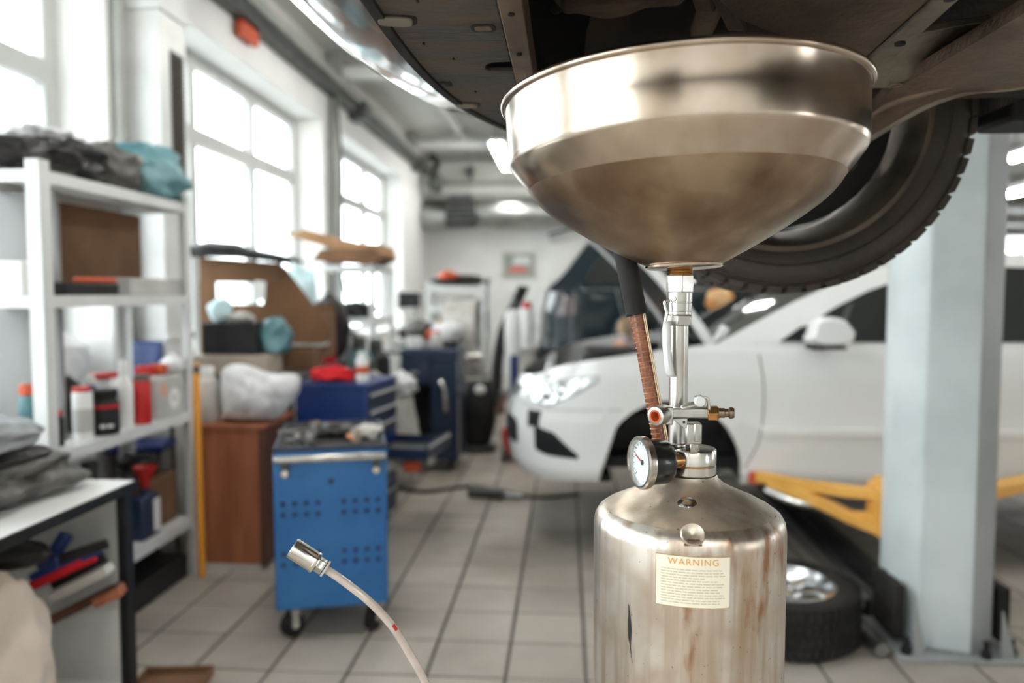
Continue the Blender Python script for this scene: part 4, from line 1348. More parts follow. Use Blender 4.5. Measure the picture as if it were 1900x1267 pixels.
# glazing on both flanks, mirror, seams
for sg in (-1, 1):
    nm = 'side_window'
    w.side_patch(nm, 'dark_glass', [(1.44, 0.93), (2.20, 0.93), (2.20, 1.262), (2.08, 1.245), (1.92, 1.19), (1.75, 1.11), (1.60, 1.025)], 0.004, sg=sg)
    w.side_patch(nm, 'dark_glass', [(2.32, 0.93), (3.15, 0.935), (3.20, 1.27), (2.9, 1.30), (2.6, 1.31), (2.32, 1.285)], 0.004, sg=sg)
    w.side_patch('window_divider', 'bag_grey', [(1.70, 0.935), (1.735, 0.935), (1.83, 1.125), (1.80, 1.12)], 0.008, sg=sg)
    for x0, dx in ((1.31, 0.05), (2.26, 0.0)):
        mb = MB()
        rows = []
        for k in range(13):
            z = lerp(0.235, 0.915, k / 12)
            x = x0 + dx * (math.sin((z - 0.3) / 0.6 * math.pi * 0.9)) * (1 if x0 < 2 else 0) - (0.06 * max(0, (0.4 - z) / 0.2) if x0 < 2 else 0)
            y = w.W - interp(z, w.side_off) + 0.0015
            rows.append([(w.X0 + x - 0.004, w.YC + sg * y, w.Z0 + z), (w.X0 + x + 0.004, w.YC + sg * y, w.Z0 + z)])
        mb.rows(rows)
        mb.build('door_seam', 'grey_paint', wc)
    # mirror
    mx, my, mz = w.X0 + 1.64, w.YC + sg * (w.W + 0.085), 0.25 + 0.985
    mb = MB()
    rows = []
    for t in frange(0, 1, 8):
        r = []
        for a in frange(0, 2 * math.pi, 16)[:-1]:
            ex = 0.125 * (math.sin(math.pi * (0.15 + 0.7 * t)) ** 0.4)
            ez = 0.075 * (math.sin(math.pi * (0.15 + 0.7 * t)) ** 0.4)
            cx_ = abs(math.cos(a)) ** 0.7 * math.copysign(1, math.cos(a))
            cz_ = abs(math.sin(a)) ** 0.8 * math.copysign(1, math.sin(a))
            slope = 0.62 if cx_ < 0 and cz_ > 0 else 1.0
            r.append((mx + ex * cx_ * slope - 0.02 * (cz_ > 0) , my + lerp(-0.075, 0.075, t), mz + ez * cz_))
        rows.append(r)
    mb.rows(rows, close_u=True)
    mb.poly(rows[0], [tuple(range(16))])
    mb.poly(rows[-1], [tuple(range(16))])
    mi = mb.build('door_mirror', 'car_white', wc, smooth=True)
    MB().box((mx - 0.02, w.YC + sg * (w.W + 0.01), mz - 0.06), (0.10, 0.10, 0.03)).box((mx - 0.01, my, mz - 0.076), (0.17, 0.12, 0.014)).build('mirror_foot', 'black_plastic', mi, bevel=0.01)
    MB().prism([(w.X0 + 1.44, w.YC + sg * (w.cab_y(0.93) + 0.012), 1.18), (w.X0 + 1.56, w.YC + sg * (w.cab_y(0.93) + 0.012), 1.18), (w.X0 + 1.56, w.YC + sg * (w.cab_y(1.0) + 0.014), 1.26)], (0, -sg * 0.01, 0)).build('mirror_sail', 'black_plastic', wc)
    # door handles
    for hx in (2.12, 3.05):
        MB().box((w.X0 + hx, w.YC + sg * (w.W + 0.012), 0.25 + 0.80), (0.20, 0.03, 0.032)).build('door_handle', 'car_white', wc, bevel=0.012)
# rub strip along doors
for sg in (-1, 1):
    MB().box((w.X0 + 2.25, w.YC + sg * (w.W + 0.004), 0.25 + 0.475), (1.80, 0.012, 0.045)).build('rub_strip', 'car_white', wc, bevel=0.005)
# headlights, fog grilles, lower grille, badge bar
NT = 22
M('lamp_lens', (0.70, 0.73, 0.74), 0.08, 0.35, coat=1.0)
M('lamp_line', (0.35, 0.36, 0.36), 0.3)
for sg in (-1, 1):
    hl = w.patch('headlight', 'lamp_lens', 12, 21, [(0, 0.60), (0.35, 0.585), (0.75, 0.655), (1, 0.725)], [(0, 0.665), (0.4, 0.705), (0.8, 0.735), (1, 0.745)], 0.006, n=5, sg=sg)
    w.patch('headlight_rim', 'lamp_line', 12, 21, [(0, 0.590), (0.35, 0.573), (0.75, 0.645), (1, 0.720)], [(0, 0.675), (0.4, 0.715), (0.8, 0.745), (1, 0.752)], 0.002, n=5, sg=sg)
    for i, z, r_ in ((15, 0.640, 0.035), (17, 0.665, 0.028)):
        p = w.pt(i, z, 0.004, sg)
        nn = Vector((w.nrm[i][0], sg * w.nrm[i][1], 0.1)).normalized()
        MB().lathe([(0, 0.012), (r_ * 0.7, 0.009), (r_, 0.0)], p, 20, nn.to_track_quat('Z', 'Y').to_matrix()).build('lamp_lens_ring', 'alloy', hl, smooth=True)
    w.patch('fog_grille', 'black_plastic', 13, 19, [(0, 0.345), (0.25, 0.325), (1, 0.315)], [(0, 0.47), (0.5, 0.445), (1, 0.335)], 0.005, n=3, sg=sg)
    w.patch('lower_grille', 'black_plastic', 0, 9, [(0, 0.33), (1, 0.35)], [(0, 0.50), (0.9, 0.48), (1, 0.44)], 0.005, n=3, sg=sg)
    w.patch('upper_grille', 'black_plastic', 0, 7, [(0, 0.585), (1, 0.60)], [(0, 0.655), (1, 0.655)], 0.004, n=2, sg=sg)
    w.patch('bumper_seam', 'grey_paint', 9, 23, [(0, 0.578), (0.4, 0.560), (1, 0.575)], [(0, 0.582), (0.4, 0.564), (1, 0.579)], 0.002, n=1, sg=sg)
# brake hub left in the empty arch, rear wheels
hubx = w.X0 + 0.90
MB().lathe([(0.0, 0.06), (0.03, 0.058), (0.034, 0.02), (0.075, 0.015), (0.078, -0.02), (0.14, -0.022), (0.142, -0.044), (0.0, -0.044)], (hubx, 4.16, 0.25 + 0.275), 40, rotm(90, 0, 0)).build('brake_disc', 'steel_dark', wc, smooth=True)
MB().box((hubx - 0.12, 4.16, 0.55), (0.07, 0.10, 0.14), (0, 15, 0)).build('brake_caliper', 'steel_dark', wc, bevel=0.015)
MB().cyl((hubx, 4.18, 0.52), (hubx, 4.7, 0.56), 0.02).cyl((hubx + 0.02, 4.25, 0.55), (hubx + 0.02, 4.3, 0.95), 0.03).build('suspension_strut', 'void_black', wc, smooth=True)
wheel(wc, (hubx, 5.64, 0.25 + 0.275), 0.315, 0.195, 0.205, rotm(-90, 0, 0), ('black_rubber', 'alloy'), 5, tread=False)
for y in (4.13, 5.64):
    wheel(wc, (w.X0 + 3.47, y, 0.25 + 0.275), 0.315, 0.195, 0.205, rotm(90 if y < 5 else -90, 0, 0), ('black_rubber', 'alloy'), 5, tread=False)
MB().span((0.02, 4.25, 0.395), (0.25, 5.5, 0.43)).build('splash_guard', 'void_black', wc)
# wiper
MB().tube([(0.86, 4.35, 1.20), (1.05, 4.5, 1.30), (1.18, 4.75, 1.37)], 0.008, 6).build('wiper', 'black_plastic', wc)

# cloth bundle seen beyond the windscreen
M('cloth_tan', (0.62, 0.40, 0.20), 0.9, col2=(0.55, 0.22, 0.06), scale=8, lo=0.42, hi=0.56)
o = MB().blob((1.20, 6.20, 1.36), (0.11, 0.09, 0.10), 5, 0.3, 1.3, 3).build('cloth_bundle', 'cloth_tan', smooth=True)
st = thing('parts_stand', 'slim grey stand carrying a tan and orange bundle behind the white car', 'stand', (1.2, 6.2, 0))
tag(o, 'tan and orange cloth bundle seen past the windscreen of the white car', 'cloth')
MB().cyl((1.2, 6.2, 0.02), (1.2, 6.2, 1.25), 0.03).build('pole', 'grey_paint', st, smooth=True)
MB().cyl((1.2, 6.2, 0.0), (1.2, 6.2, 0.025), 0.2, seg=28).build('foot', 'grey_paint', st, smooth=True)
MB().cyl((1.2, 6.2, 1.25), (1.2, 6.2, 1.27), 0.15, seg=28).build('tray', 'grey_paint', st, smooth=True)

# ------------------------------------------------------------------ DARK CAR behind
dc = thing('dark_car', 'dark blue green hatchback raised behind the white car', 'car', (1.8, 7.85, 0.40))
d = Car(dc, -0.27, 7.85, 0.40, 0.90, 4.2, 0.42, 3.0, 0.5, 2.6,
        [(0.2, 0.06), (0.3, 0.0), (0.6, 0.0), (0.7, 0.012), (1.0, 0.02), (1.1, 0.05)],
        [(0.25, 0.08), (0.35, 0.0), (0.5, 0.0), (0.6, 0.02), (0.85, 0.03), (1.1, 0.08)],
        [(0, 1.08), (1.0, 1.09), (3.0, 1.0), (4.2, 0.85)],
        [(0, 0.30), (0.4, 0.26), (4.0, 0.24), (4.2, 0.25)],
        [0.93, 3.4], 0.39, 0.34,
        [(0.12, 1.08), (0.22, 1.16), (0.45, 1.45), (0.62, 1.55), (1.0, 1.62), (1.9, 1.65), (2.6, 1.56), (3.2, 1.1)], tumble=0.3)
d.shell('body_shell', 'car_dark', 18)
d.cabin('car_dark', 'dark_glass', 0.12, 0.55, 2.5)
for xw in (0.93, 3.4):
    d.liner(xw, mat='void_black')
for sg in (-1, 1):
    d.side_patch('side_window', 'dark_glass', [(0.42, 1.12), (1.15, 1.12), (1.15, 1.56), (0.8, 1.54), (0.62, 1.47)], 0.005, sg=sg)
    d.side_patch('side_window', 'dark_glass', [(1.22, 1.12), (2.1, 1.12), (2.1, 1.57), (1.22, 1.58)], 0.005, sg=sg)
    d.patch('window_moulding', 'bag_grey', d.index(0.5), d.index(2.5), [(0, 1.06), (1, 1.05)], [(0, 1.095), (1, 1.08)], 0.006, n=1, sg=sg)
    d.patch('bumper_cladding', 'black_plastic', 0, d.index(0.52), [(0, 0.30), (1, 0.28)], [(0, 0.56), (1, 0.50)], 0.006, n=2, sg=sg)
    wheel(dc, (d.X0 + 0.93, d.YC + sg * 0.78, 0.40 + 0.30), 0.34, 0.2, 0.22, rotm(90 if sg < 0 else -90, 0, 0), ('black_rubber', 'steel_dark'), 5, tread=False)
    wheel(dc, (d.X0 + 3.40, d.YC + sg * 0.78, 0.40 + 0.30), 0.34, 0.2, 0.22, rotm(90 if sg < 0 else -90, 0, 0), ('black_rubber', 'steel_dark'), 5, tread=False)
    M('tail_red', (0.05, 0.012, 0.012), 0.2, coat=0.8)
    d.patch('tail_light', 'tail_red', 16, 21, [(0, 0.82), (1, 0.84)], [(0, 1.02), (1, 1.0)], 0.006, n=2, sg=sg)
MB().span((0.0, 7.2, 0.58), (3.7, 8.5, 0.66)).build('floor_pan', 'void_black', dc)
MB().box((-0.02, 7.85, 2.0), (0.30, 1.2, 0.03), (0, -12, 0)).build('roof_spoiler', 'car_dark', dc, bevel=0.01)
# low lift platform carrying the dark car
lp = thing('lift_platform', 'dark low scissor lift platform under the dark car', 'lift', (1.8, 7.85, 0))
for y in (7.15, 8.55):
    MB().span((0.2, y - 0.25, 0.30), (3.5, y + 0.25, 0.36)).build('ramp', 'steel_dark', lp, bevel=0.01)
    MB().span((0.3, y - 0.2, 0.0), (3.3, y + 0.2, 0.06)).build('base_frame', 'steel_dark', lp, bevel=0.01)
    for s in (-1, 1):
        MB().box((1.8, y, 0.18), (1.6, 0.04, 0.05), (0, s * 9, 0)).build('scissor_arm', 'steel_dark', lp)

# ------------------------------------------------------------------ MECHANIC leaning over the engine bay
def skin_body(name, mat, verts, edges, radii, parent, root_i=0, sub=2):
    me = bpy.data.meshes.new(name)
    base = wloc(parent)
    me.from_pydata([Vector(v) - base for v in verts], edges, [])
    o = bpy.data.objects.new(name, me)
    COL.objects.link(o)
    o.parent = parent
    me.materials.append(MATS[mat])
    md = o.modifiers.new('skin', 'SKIN')
    md.use_smooth_shade = True
    for k, r in enumerate(radii):
        sv = me.skin_vertices[0].data[k]
        sv.radius = (r, r) if not isinstance(r, tuple) else r
        sv.use_root = (k == root_i)
    s2 = o.modifiers.new('subdivision', 'SUBSURF')
    s2.levels = s2.render_levels = sub
    return o
M('overall_dark', (0.03, 0.035, 0.04), 0.9)
M('hair_tan', (0.34, 0.23, 0.13), 0.8)
pe = thing('person', 'person in dark overalls bending over the open engine bay of the white car', 'person', (0.80, 6.22, 0))
V = [(0.74, 6.22, 0.96), (0.70, 6.16, 1.12), (0.64, 6.06, 1.22), (0.58, 5.98, 1.27), (0.535, 5.93, 1.24),
     (0.83, 6.24, 0.88), (0.84, 6.22, 0.48), (0.86, 6.26, 0.09), (0.82, 6.17, 0.05),
     (0.66, 6.26, 0.88), (0.64, 6.24, 0.48), (0.64, 6.28, 0.09), (0.60, 6.19, 0.05),
     (0.74, 5.99, 1.22), (0.70, 5.82, 1.06), (0.56, 5.72, 1.02),
     (0.44, 6.03, 1.22), (0.38, 5.90, 1.05), (0.385, 5.74, 1.06)]
Eg = [(0, 1), (1, 2), (2, 3), (3, 4), (0, 5), (5, 6), (6, 7), (7, 8), (0, 9), (9, 10), (10, 11), (11, 12), (2, 13), (13, 14), (14, 15), (2, 16), (16, 17), (17, 18)]
Rr_ = [0.14, 0.14, 0.15, 0.09, 0.055, 0.095, 0.065, 0.045, 0.04, 0.095, 0.065, 0.045, 0.04, 0.06, 0.046, 0.034, 0.06, 0.046, 0.034]
skin_body('body', 'overall_dark', V, Eg, Rr_, pe)
hc = Vector((0.470, 5.85, 1.125))
hq = rotm(25, -20, 0)
mb = MB()
rows = []
for k in range(15):
    t = math.pi * k / 14
    row = []
    for j in range(24):
        a = 2 * math.pi * j / 24
        x, y, z = math.sin(t) * math.cos(a), math.sin(t) * math.sin(a), -math.cos(t)
        # local: -y is the face, z up; jaw narrows, brow and nose push out
        wx = 0.080 * (1 - 0.22 * max(0, -z))
        wy = 0.100 * (1 - 0.10 * max(0, -z))
        px, py, pz = x * wx, y * wy, z * 0.122
        if y < -0.6 and abs(x) < 0.3:
            py -= 0.022 * math.exp(-((z + 0.12) / 0.18) ** 2) * (1 - abs(x) / 0.3)
            py += 0.006 * math.exp(-((z - 0.12) / 0.10) ** 2)
        row.append(hq @ Vector((px, py, pz)) + hc)
    rows.append(row)
mb.rows(rows, close_u=True)
hd_ = mb.build('head', 'skin', pe, smooth=True, angle=80)
mb = MB()
rows = []
for k in range(9):
    t = math.pi * (0.42 + 0.58 * k / 8)
    row = []
    for j in range(24):
        a = 2 * math.pi * j / 24
        x, y, z = math.sin(t) * math.cos(a), math.sin(t) * math.sin(a), -math.cos(t)
        if y < -0.2 and z < 0.45:
            z = 0.45 + 0.2 * z
        row.append(hq @ Vector((x * 0.085, y * 0.106 + 0.004, z * 0.128 + 0.002)) + hc)
    rows.append(row)
mb.rows(rows, close_u=True)
mb.build('hair', 'hair_tan', hd_, smooth=True, angle=80)
for s in (-1, 1):
    p = hq @ Vector((s * 0.072, 0.008, -0.008)) + hc
    MB().lathe([(0, 0.006), (0.014, 0.008), (0.022, 0.002), (0.018, -0.006)], p, 14, hq @ rotm(0, s * 80, 0)).build('ear', 'skin', hd_, smooth=True)
    p = hq @ Vector((s * 0.028, -0.084, 0.008)) + hc
    MB().blob(p, (0.011, 0.006, 0.008), 1, 0, 1, 2).build('eye', 'white_plastic', hd_, smooth=True)
MB().blob(hq @ Vector((0, -0.088, -0.055)) + hc, (0.022, 0.007, 0.007), 1, 0, 1, 2).build('mouth', 'tail_red', hd_, smooth=True)
MB().tube([(0.545, 5.93, 1.25), hc + Vector((0.02, 0.02, -0.01))], 0.052, 16).build('neck', 'skin', pe, smooth=True)
def hand(palm, d, up, sgn):
    """palm plus four bent fingers and a thumb, all rooted inside the palm"""
    palm, d, up = Vector(palm), Vector(d).normalized(), Vector(up).normalized()
    sd = d.cross(up).normalized()
    v, e, r = [], [], []
    def add(p, rr, link=None):
        v.append(p)
        r.append(rr)
        if link is not None:
            e.append((link, len(v) - 1))
        return len(v) - 1
    a = add(palm - d * 0.05, 0.026)
    b = add(palm, 0.030, a)
    c = add(palm + d * 0.035, 0.028, b)
    for k, ln in enumerate((0.066, 0.074, 0.070, 0.055)):
        s0 = sd * (-0.027 + 0.018 * k)
        p1 = palm + d * 0.042 + s0
        i1 = add(p1, 0.0095, c)
        i2 = add(p1 + d * ln * 0.5 - up * 0.008, 0.0088, i1)
        add(p1 + d * ln * 0.85 - up * 0.032, 0.0078, i2)
    t1 = add(palm - sd * sgn * 0.034 + d * 0.0, 0.011, b)
    t2 = add(palm - sd * sgn * 0.052 + d * 0.03 - up * 0.006, 0.0095, t1)
    add(palm - sd * sgn * 0.050 + d * 0.055 - up * 0.014, 0.008, t2)
    return skin_body('hand', 'skin', v, e, r, pe, 1, 1)
hand((0.385, 5.68, 1.065), (-0.15, -1, -0.05), (0, 0, 1), 1)
hand((0.53, 5.66, 1.03), (-0.3, -1, 0.0), (0, 0, 1), -1)
# ------------------------------------------------------------------ LIFT POST with arms, floor rail
M('post_paint', (0.66, 0.72, 0.73), 0.38, col2=(0.54, 0.60, 0.61), scale=2.5, coat=0.15)
M('post_grey', (0.36, 0.375, 0.375), 0.42, col2=(0.29, 0.305, 0.305), scale=3, coat=0.1)  # grey of the foot parts; also carries the right face's shade
lp_ = thing('lift_post', 'pale blue grey steel lift post bolted to the floor beside the white car', 'lift post', (1.5, 3.2, 0))
def post_poly(z):
    return [(1.335, 3.22, z), (1.400, 3.135, z), (1.560, 3.105, z), (1.665, 3.165, z), (1.668, 3.40, z), (1.600, 3.43, z), (1.600, 3.28, z), (1.44, 3.28, z), (1.44, 3.46, z), (1.345, 3.46, z)]
mb = MB().prism([(1.335, 3.26, 0.02), (1.398, 3.125, 0.02), (1.575, 3.070, 0.02), (1.678, 3.13, 0.02), (1.69, 3.38, 0.02), (1.36, 3.43, 0.02)], (0, 0, 3.3))
mb.build('column', 'post_paint', lp_, bevel=0.012, seg=3)
MB().prism([(1.573, 3.0685, 0.021), (1.680, 3.129, 0.021), (1.692, 3.381, 0.021), (1.60, 3.37, 0.021)], (0, 0, 3.298)).build('right_face_shade', 'post_grey', lp_, bevel=0.006)  # overlay on the post's right face, its shade put into darker grey
MB().span((1.29, 3.03, 0.0), (1.76, 3.50, 0.022)).build('base_plate', 'post_grey', lp_, bevel=0.004)
for x, y in ((1.33, 3.07), (1.62, 3.05), (1.73, 3.08), (1.32, 3.44), (1.72, 3.46)):
    MB().cyl((x, y, 0.02), (x, y, 0.045), 0.022, seg=6).cyl((x, y, 0.04), (x, y, 0.085), 0.012, seg=10).build('anchor_bolt', 'void_black', lp_)
for x0, x1, y in ((1.30, 1.345, 3.12), (1.70, 1.745, 3.12)):
    MB().span((x0, y, 0.05), (x1, y + 0.22, 0.27)).build('rubber_guard', 'black_rubber', lp_, bevel=0.01)
MB().prism([(1.352, 3.055, 0.02), (1.40, 3.055, 0.02), (1.352, 3.055, 0.26)], (0, 0.012, 0)).build('gusset', 'post_grey', lp_)
MB().prism([(1.685, 3.06, 0.02), (1.735, 3.06, 0.02), (1.685, 3.06, 0.20)], (0, 0.012, 0)).build('gusset', 'post_grey', lp_)
cr = MB().span((1.39, 3.44, 0.34), (1.63, 3.62, 0.60)).build('carriage', 'yellow_paint', lp_, bevel=0.01)
MB().span((1.36, 3.40, 0.36), (1.40, 3.60, 0.58)).build('carriage_cheek', 'yellow_paint', cr, bevel=0.006)
MB().cyl((1.47, 3.54, 0.58), (1.47, 3.54, 0.665), 0.016).build('arm_pin', 'satin_metal', cr, smooth=True)
MB().lathe([(0, 0.03), (0.018, 0.026), (0.024, 0.008), (0.012, -0.008)], (1.47, 3.54, 0.66), 20).build('pin_knob', 'black_plastic', cr, smooth=True)
MB().lathe([(0, 0.03), (0.018, 0.026), (0.024, 0.008), (0.012, -0.008)], (1.52, 3.6, 0.92), 20).cyl((1.52, 3.6, 0.60), (1.52, 3.6, 0.92), 0.008).build('pin_knob', 'black_plastic', cr, smooth=True)
def beam(pts, w, h, name, par, mat='yellow_paint'):
    mb = MB()
    rows = []
    n = len(pts)
    for i, p in enumerate(pts):
        a, b = Vector(pts[max(0, i - 1)]), Vector(pts[min(n - 1, i + 1)])
        t = (b - a)
        t.z = 0
        t.normalize()
        sd = Vector((-t.y, t.x, 0)) * w / 2
        p = Vector(p)
        rows.append([p + sd + Vector((0, 0, h / 2)), p - sd + Vector((0, 0, h / 2)), p - sd - Vector((0, 0, h / 2)), p + sd - Vector((0, 0, h / 2))])
    mb.rows(rows, close_u=True)
    mb.poly(rows[0], [(0, 1, 2, 3)])
    mb.poly(rows[-1], [(0, 1, 2, 3)])
    return mb.build(name, mat, par, bevel=0.005)
arm = beam([(1.40, 3.52, 0.535), (1.30, 3.60, 0.525), (1.10, 3.80, 0.51), (0.98, 3.98, 0.50)], 0.06, 0.05, 'lift_arm', lp_)
beam([(1.38, 3.50, 0.385), (1.28, 3.56, 0.42), (1.14, 3.74, 0.47), (1.02, 3.92, 0.49)], 0.06, 0.05, 'arm_rail', arm)
MB().prism([(1.36, 3.515, 0.36), (1.40, 3.49, 0.36), (1.40, 3.49, 0.56), (1.36, 3.515, 0.56)], (0.01, 0.05, 0)).build('arm_end_plate', 'yellow_paint', arm, bevel=0.004)
MB().prism([(1.385, 3.48, 0.355), (1.24, 3.575, 0.405), (1.24, 3.575, 0.44), (1.385, 3.48, 0.46)], (0.02, 0.03, 0)).build('arm_web', 'yellow_paint', arm, bevel=0.003)
MB().cyl((0.98, 4.02, 0.46), (0.98, 4.02, 0.52), 0.05, seg=24).build('lift_pad', 'orange_plastic', arm, smooth=True)
MB().tube([(1.36, 3.56, 0.40), (1.24, 3.72, 0.41), (1.10, 3.78, 0.43), (1.0, 3.9, 0.45)], 0.022, 10, sm=4).build('arm_spring_tube', 'satin_metal', arm, smooth=True)
arm2 = beam([(1.62, 3.52, 0.50), (1.80, 3.62, 0.51), (2.20, 3.82, 0.53), (2.45, 4.0, 0.53)], 0.09, 0.055, 'lift_arm', lp_)
MB().cyl((2.45, 4.02, 0.48), (2.45, 4.02, 0.56), 0.05, seg=24).build('lift_pad', 'black_rubber', arm2, smooth=True)
# cover rail running from the post under the white car
rl = thing('floor_cover_rail', 'long dark steel cover rail on the floor running from the lift post', 'rail', (1.47, 4.5, 0))
MB().span((1.345, 3.52, 0.0), (1.60, 6.2, 0.055)).build('cover', 'steel_dark', rl, bevel=0.02)
MB().span((1.335, 3.52, 0.0), (1.355, 6.2, 0.075)).build('edge_trim', 'galvanised', rl, bevel=0.005)
MB().span((1.42, 3.6, 0.05), (1.52, 6.1, 0.085)).build('hose_channel', 'black_plastic', rl, bevel=0.015)
hs = MB().tube([(1.235, 3.06, 0.032), (1.225, 3.2, 0.032), (1.235, 3.45, 0.032), (1.27, 3.8, 0.032)], 0.028, 10, sm=5)
tag(hs.build('hydraulic_hose', 'galvanised', smooth=True), 'short silver hydraulic hose at the foot of the lift post', 'hose')
# loose wheel lying on the floor
lw = thing('loose_wheel', 'car wheel with alloy rim lying flat on the tiles behind the tank', 'wheel', (0.905, 3.30, 0))
wheel(lw, (0.905, 3.30, 0.1125), 0.318, 0.205, 0.222, rotm(0, 0, 20), ('black_rubber', 'alloy'), 7, tread=True)
# ------------------------------------------------------------------ LEFT SIDE: racks, bench, tool furniture, clutter
def bottle(x, y, z, r, h, mat, cap, label, neck=0.45, shoulder=0.72, name='bottle', group=None, capmat_h=0.16, band=None):
    t = thing(name, label, 'bottle', (x, y, z), group=group)
    MB().lathe([(0.0, 0.0), (r * 0.9, 0.0), (r, h * 0.03), (r, h * shoulder), (r * 0.92, h * (shoulder + 0.05)), (r * neck, h * (1 - capmat_h)), (r * neck * 0.95, h * (1 - capmat_h * 0.5))], (x, y, z), 28).build('body', mat, t, smooth=True)
    MB().lathe([(r * neck * 1.15, h * (1 - capmat_h)), (r * neck * 1.2, h * (1 - capmat_h * 0.85)), (r * neck * 1.12, h * 0.99), (0.0, h)], (x, y, z), 24).build('cap', cap, t, smooth=True)
    if band:
        MB().lathe([(r * 1.0, h * 0.15), (r * 1.012, h * 0.16), (r * 1.012, h * 0.58), (r * 1.0, h * 0.59)], (x, y, z), 28).build('label_band', band, t, smooth=True)
    return t
def carton(c, s, mat, label, rz=0, name='cardboard_box', cat='box', flaps=None, group=None, bevel=0.006):
    t = thing(name, label, cat, (c[0], c[1], c[2]), rz, group)
    x, y, z = s
    MB().box((0, 0, z / 2), (x, y, z)).build('body', mat, t, bevel=bevel, local=True)
    MB().box((0, 0, z + 0.001), (x * 0.96, 0.006, 0.002)).build('lid_seam', 'steel_dark', t, local=True)
    return t
def openbox(c, s, mat, label, rz=0, name='open_box', cat='box', lids=(40, 20, 50, 30), group=None):
    t = thing(name, label, cat, c, rz, group)
    x, y, z = s
    th_ = 0.008
    for nm, cc, ss in (('side', (-x / 2, 0, z / 2), (th_, y, z)), ('side', (x / 2, 0, z / 2), (th_, y, z)), ('side', (0, -y / 2, z / 2), (x, th_, z)), ('side', (0, y / 2, z / 2), (x, th_, z)), ('base', (0, 0, th_ / 2), (x, y, th_))):
        MB().box(cc, ss).build(nm, mat, t, local=True, bevel=0.002)
    for k, a in enumerate(lids):
        if a is None:
            continue
        f = 0.45 * min(x, y)
        ca, sa = math.cos(math.radians(a)) * f, math.sin(math.radians(a)) * f
        if k == 0:
            P_ = [(-x / 2, -y / 2, z), (x / 2, -y / 2, z), (x / 2 * 0.95, -y / 2 - ca, z + sa), (-x / 2 * 0.95, -y / 2 - ca, z + sa)]
        elif k == 1:
            P_ = [(x / 2, -y / 2, z), (x / 2, y / 2, z), (x / 2 + ca, y / 2 * 0.95, z + sa), (x / 2 + ca, -y / 2 * 0.95, z + sa)]
        elif k == 2:
            P_ = [(-x / 2, y / 2, z), (x / 2, y / 2, z), (x / 2 * 0.95, y / 2 + ca, z + sa), (-x / 2 * 0.95, y / 2 + ca, z + sa)]
        else:
            P_ = [(-x / 2, -y / 2, z), (-x / 2, y / 2, z), (-x / 2 - ca, y / 2 * 0.95, z + sa), (-x / 2 - ca, -y / 2 * 0.95, z + sa)]
        MB().prism(P_, (0, 0, 0.005)).build('flap', mat, t, local=True)
    return t
def bag(c, s, mat, label, seed, cat='bag', name='plastic_bag', flat=0.75, amp=0.28, freq=1.7, group=None, sub=4, ridge=False, rz=0):
    o = MB().blob((0, 0, flat * s[2] if flat else 0), s, seed, amp, freq, sub, flat, ridge).build(name, mat, smooth=True, angle=70)
    o.location = c
    o.rotation_euler = (0, 0, math.radians(rz))
    return tag(o, label, cat, group)

def rack(name, label, x0, x1, y0, y1, shelves, h, mat='white_paint', leg=0.04, thick=0.035, group=None, braces=True):
    t = thing(name, label, 'shelf rack', (x1, (y0 + y1) / 2, 0), group=group)
    for x, sx in ((x0, 1), (x1, -1)):
        for y, sy in ((y0, 1), (y1, -1)):
            mb = MB()
            mb.span((min(x, x + sx * leg), min(y, y + sy * 0.004), 0), (max(x, x + sx * leg), max(y, y + sy * 0.004), h))
            mb.span((min(x, x + sx * 0.004), min(y, y + sy * leg), 0), (max(x, x + sx * 0.004), max(y, y + sy * leg), h))
            mb.build('post', mat, t)
    for z in shelves:
        mb = MB().span((x0 + 0.005, y0 + 0.005, z - 0.004), (x1 - 0.005, y1 - 0.005, z))
        mb.span((x0 + 0.004, y0 + 0.004, z - thick), (x1 - 0.004, y0 + 0.008, z)).span((x0 + 0.004, y1 - 0.008, z - thick), (x1 - 0.004, y1 - 0.004, z))
        mb.span((x0 + 0.004, y0 + 0.004, z - thick), (x0 + 0.008, y1 - 0.004, z)).span((x1 - 0.008, y0 + 0.004, z - thick), (x1 - 0.004, y1 - 0.004, z))
        mb.build('shelf', mat, t)
    return t

# ---- near rack by the window
r1 = rack('shelf_rack', 'white metal shelf rack by the window, nearest the camera', -2.235, -1.865, 2.68, 3.79, (0.30, 0.835, 1.415, 1.865), 1.90, leg=0.055, thick=0.045)
M('partition_grey', (0.26, 0.26, 0.255), 0.6)
MB().span((-2.38, 2.96, 0.30), (-2.0, 2.985, 1.82)).build('partition', 'partition_grey', r1)
mb = MB()
mb.prism([(-1.866, 2.70, 0.80), (-1.866, 2.70, 0.86), (-1.866, 2.86, 0.80)], (-0.004, 0, 0))
mb.build('corner_plate', 'white_paint', r1)
# on top
bag((-2.06, 3.02, 1.866), (0.17, 0.25, 0.10), 'bag_black', 'crumpled black plastic bundle lying on top of the near rack', 2, amp=0.35, freq=2.2)
bag((-2.02, 3.30, 1.866), (0.16, 0.17, 0.125), 'bag_grey', 'dark brown grey plastic bundle between the black and teal bags', 8, amp=0.3, freq=2.0)
bag((-2.02, 3.63, 1.866), (0.19, 0.22, 0.155), 'bag_teal', 'big teal plastic bag on the far end of the rack top', 4, amp=0.32, freq=2.3, flat=0.7)
bag((-2.14, 3.10, 2.02), (0.13, 0.18, 0.05), 'bag_white', 'thin white plastic sheet crumpled over the black bundle', 9, amp=0.35, freq=2.0, flat=0.6)
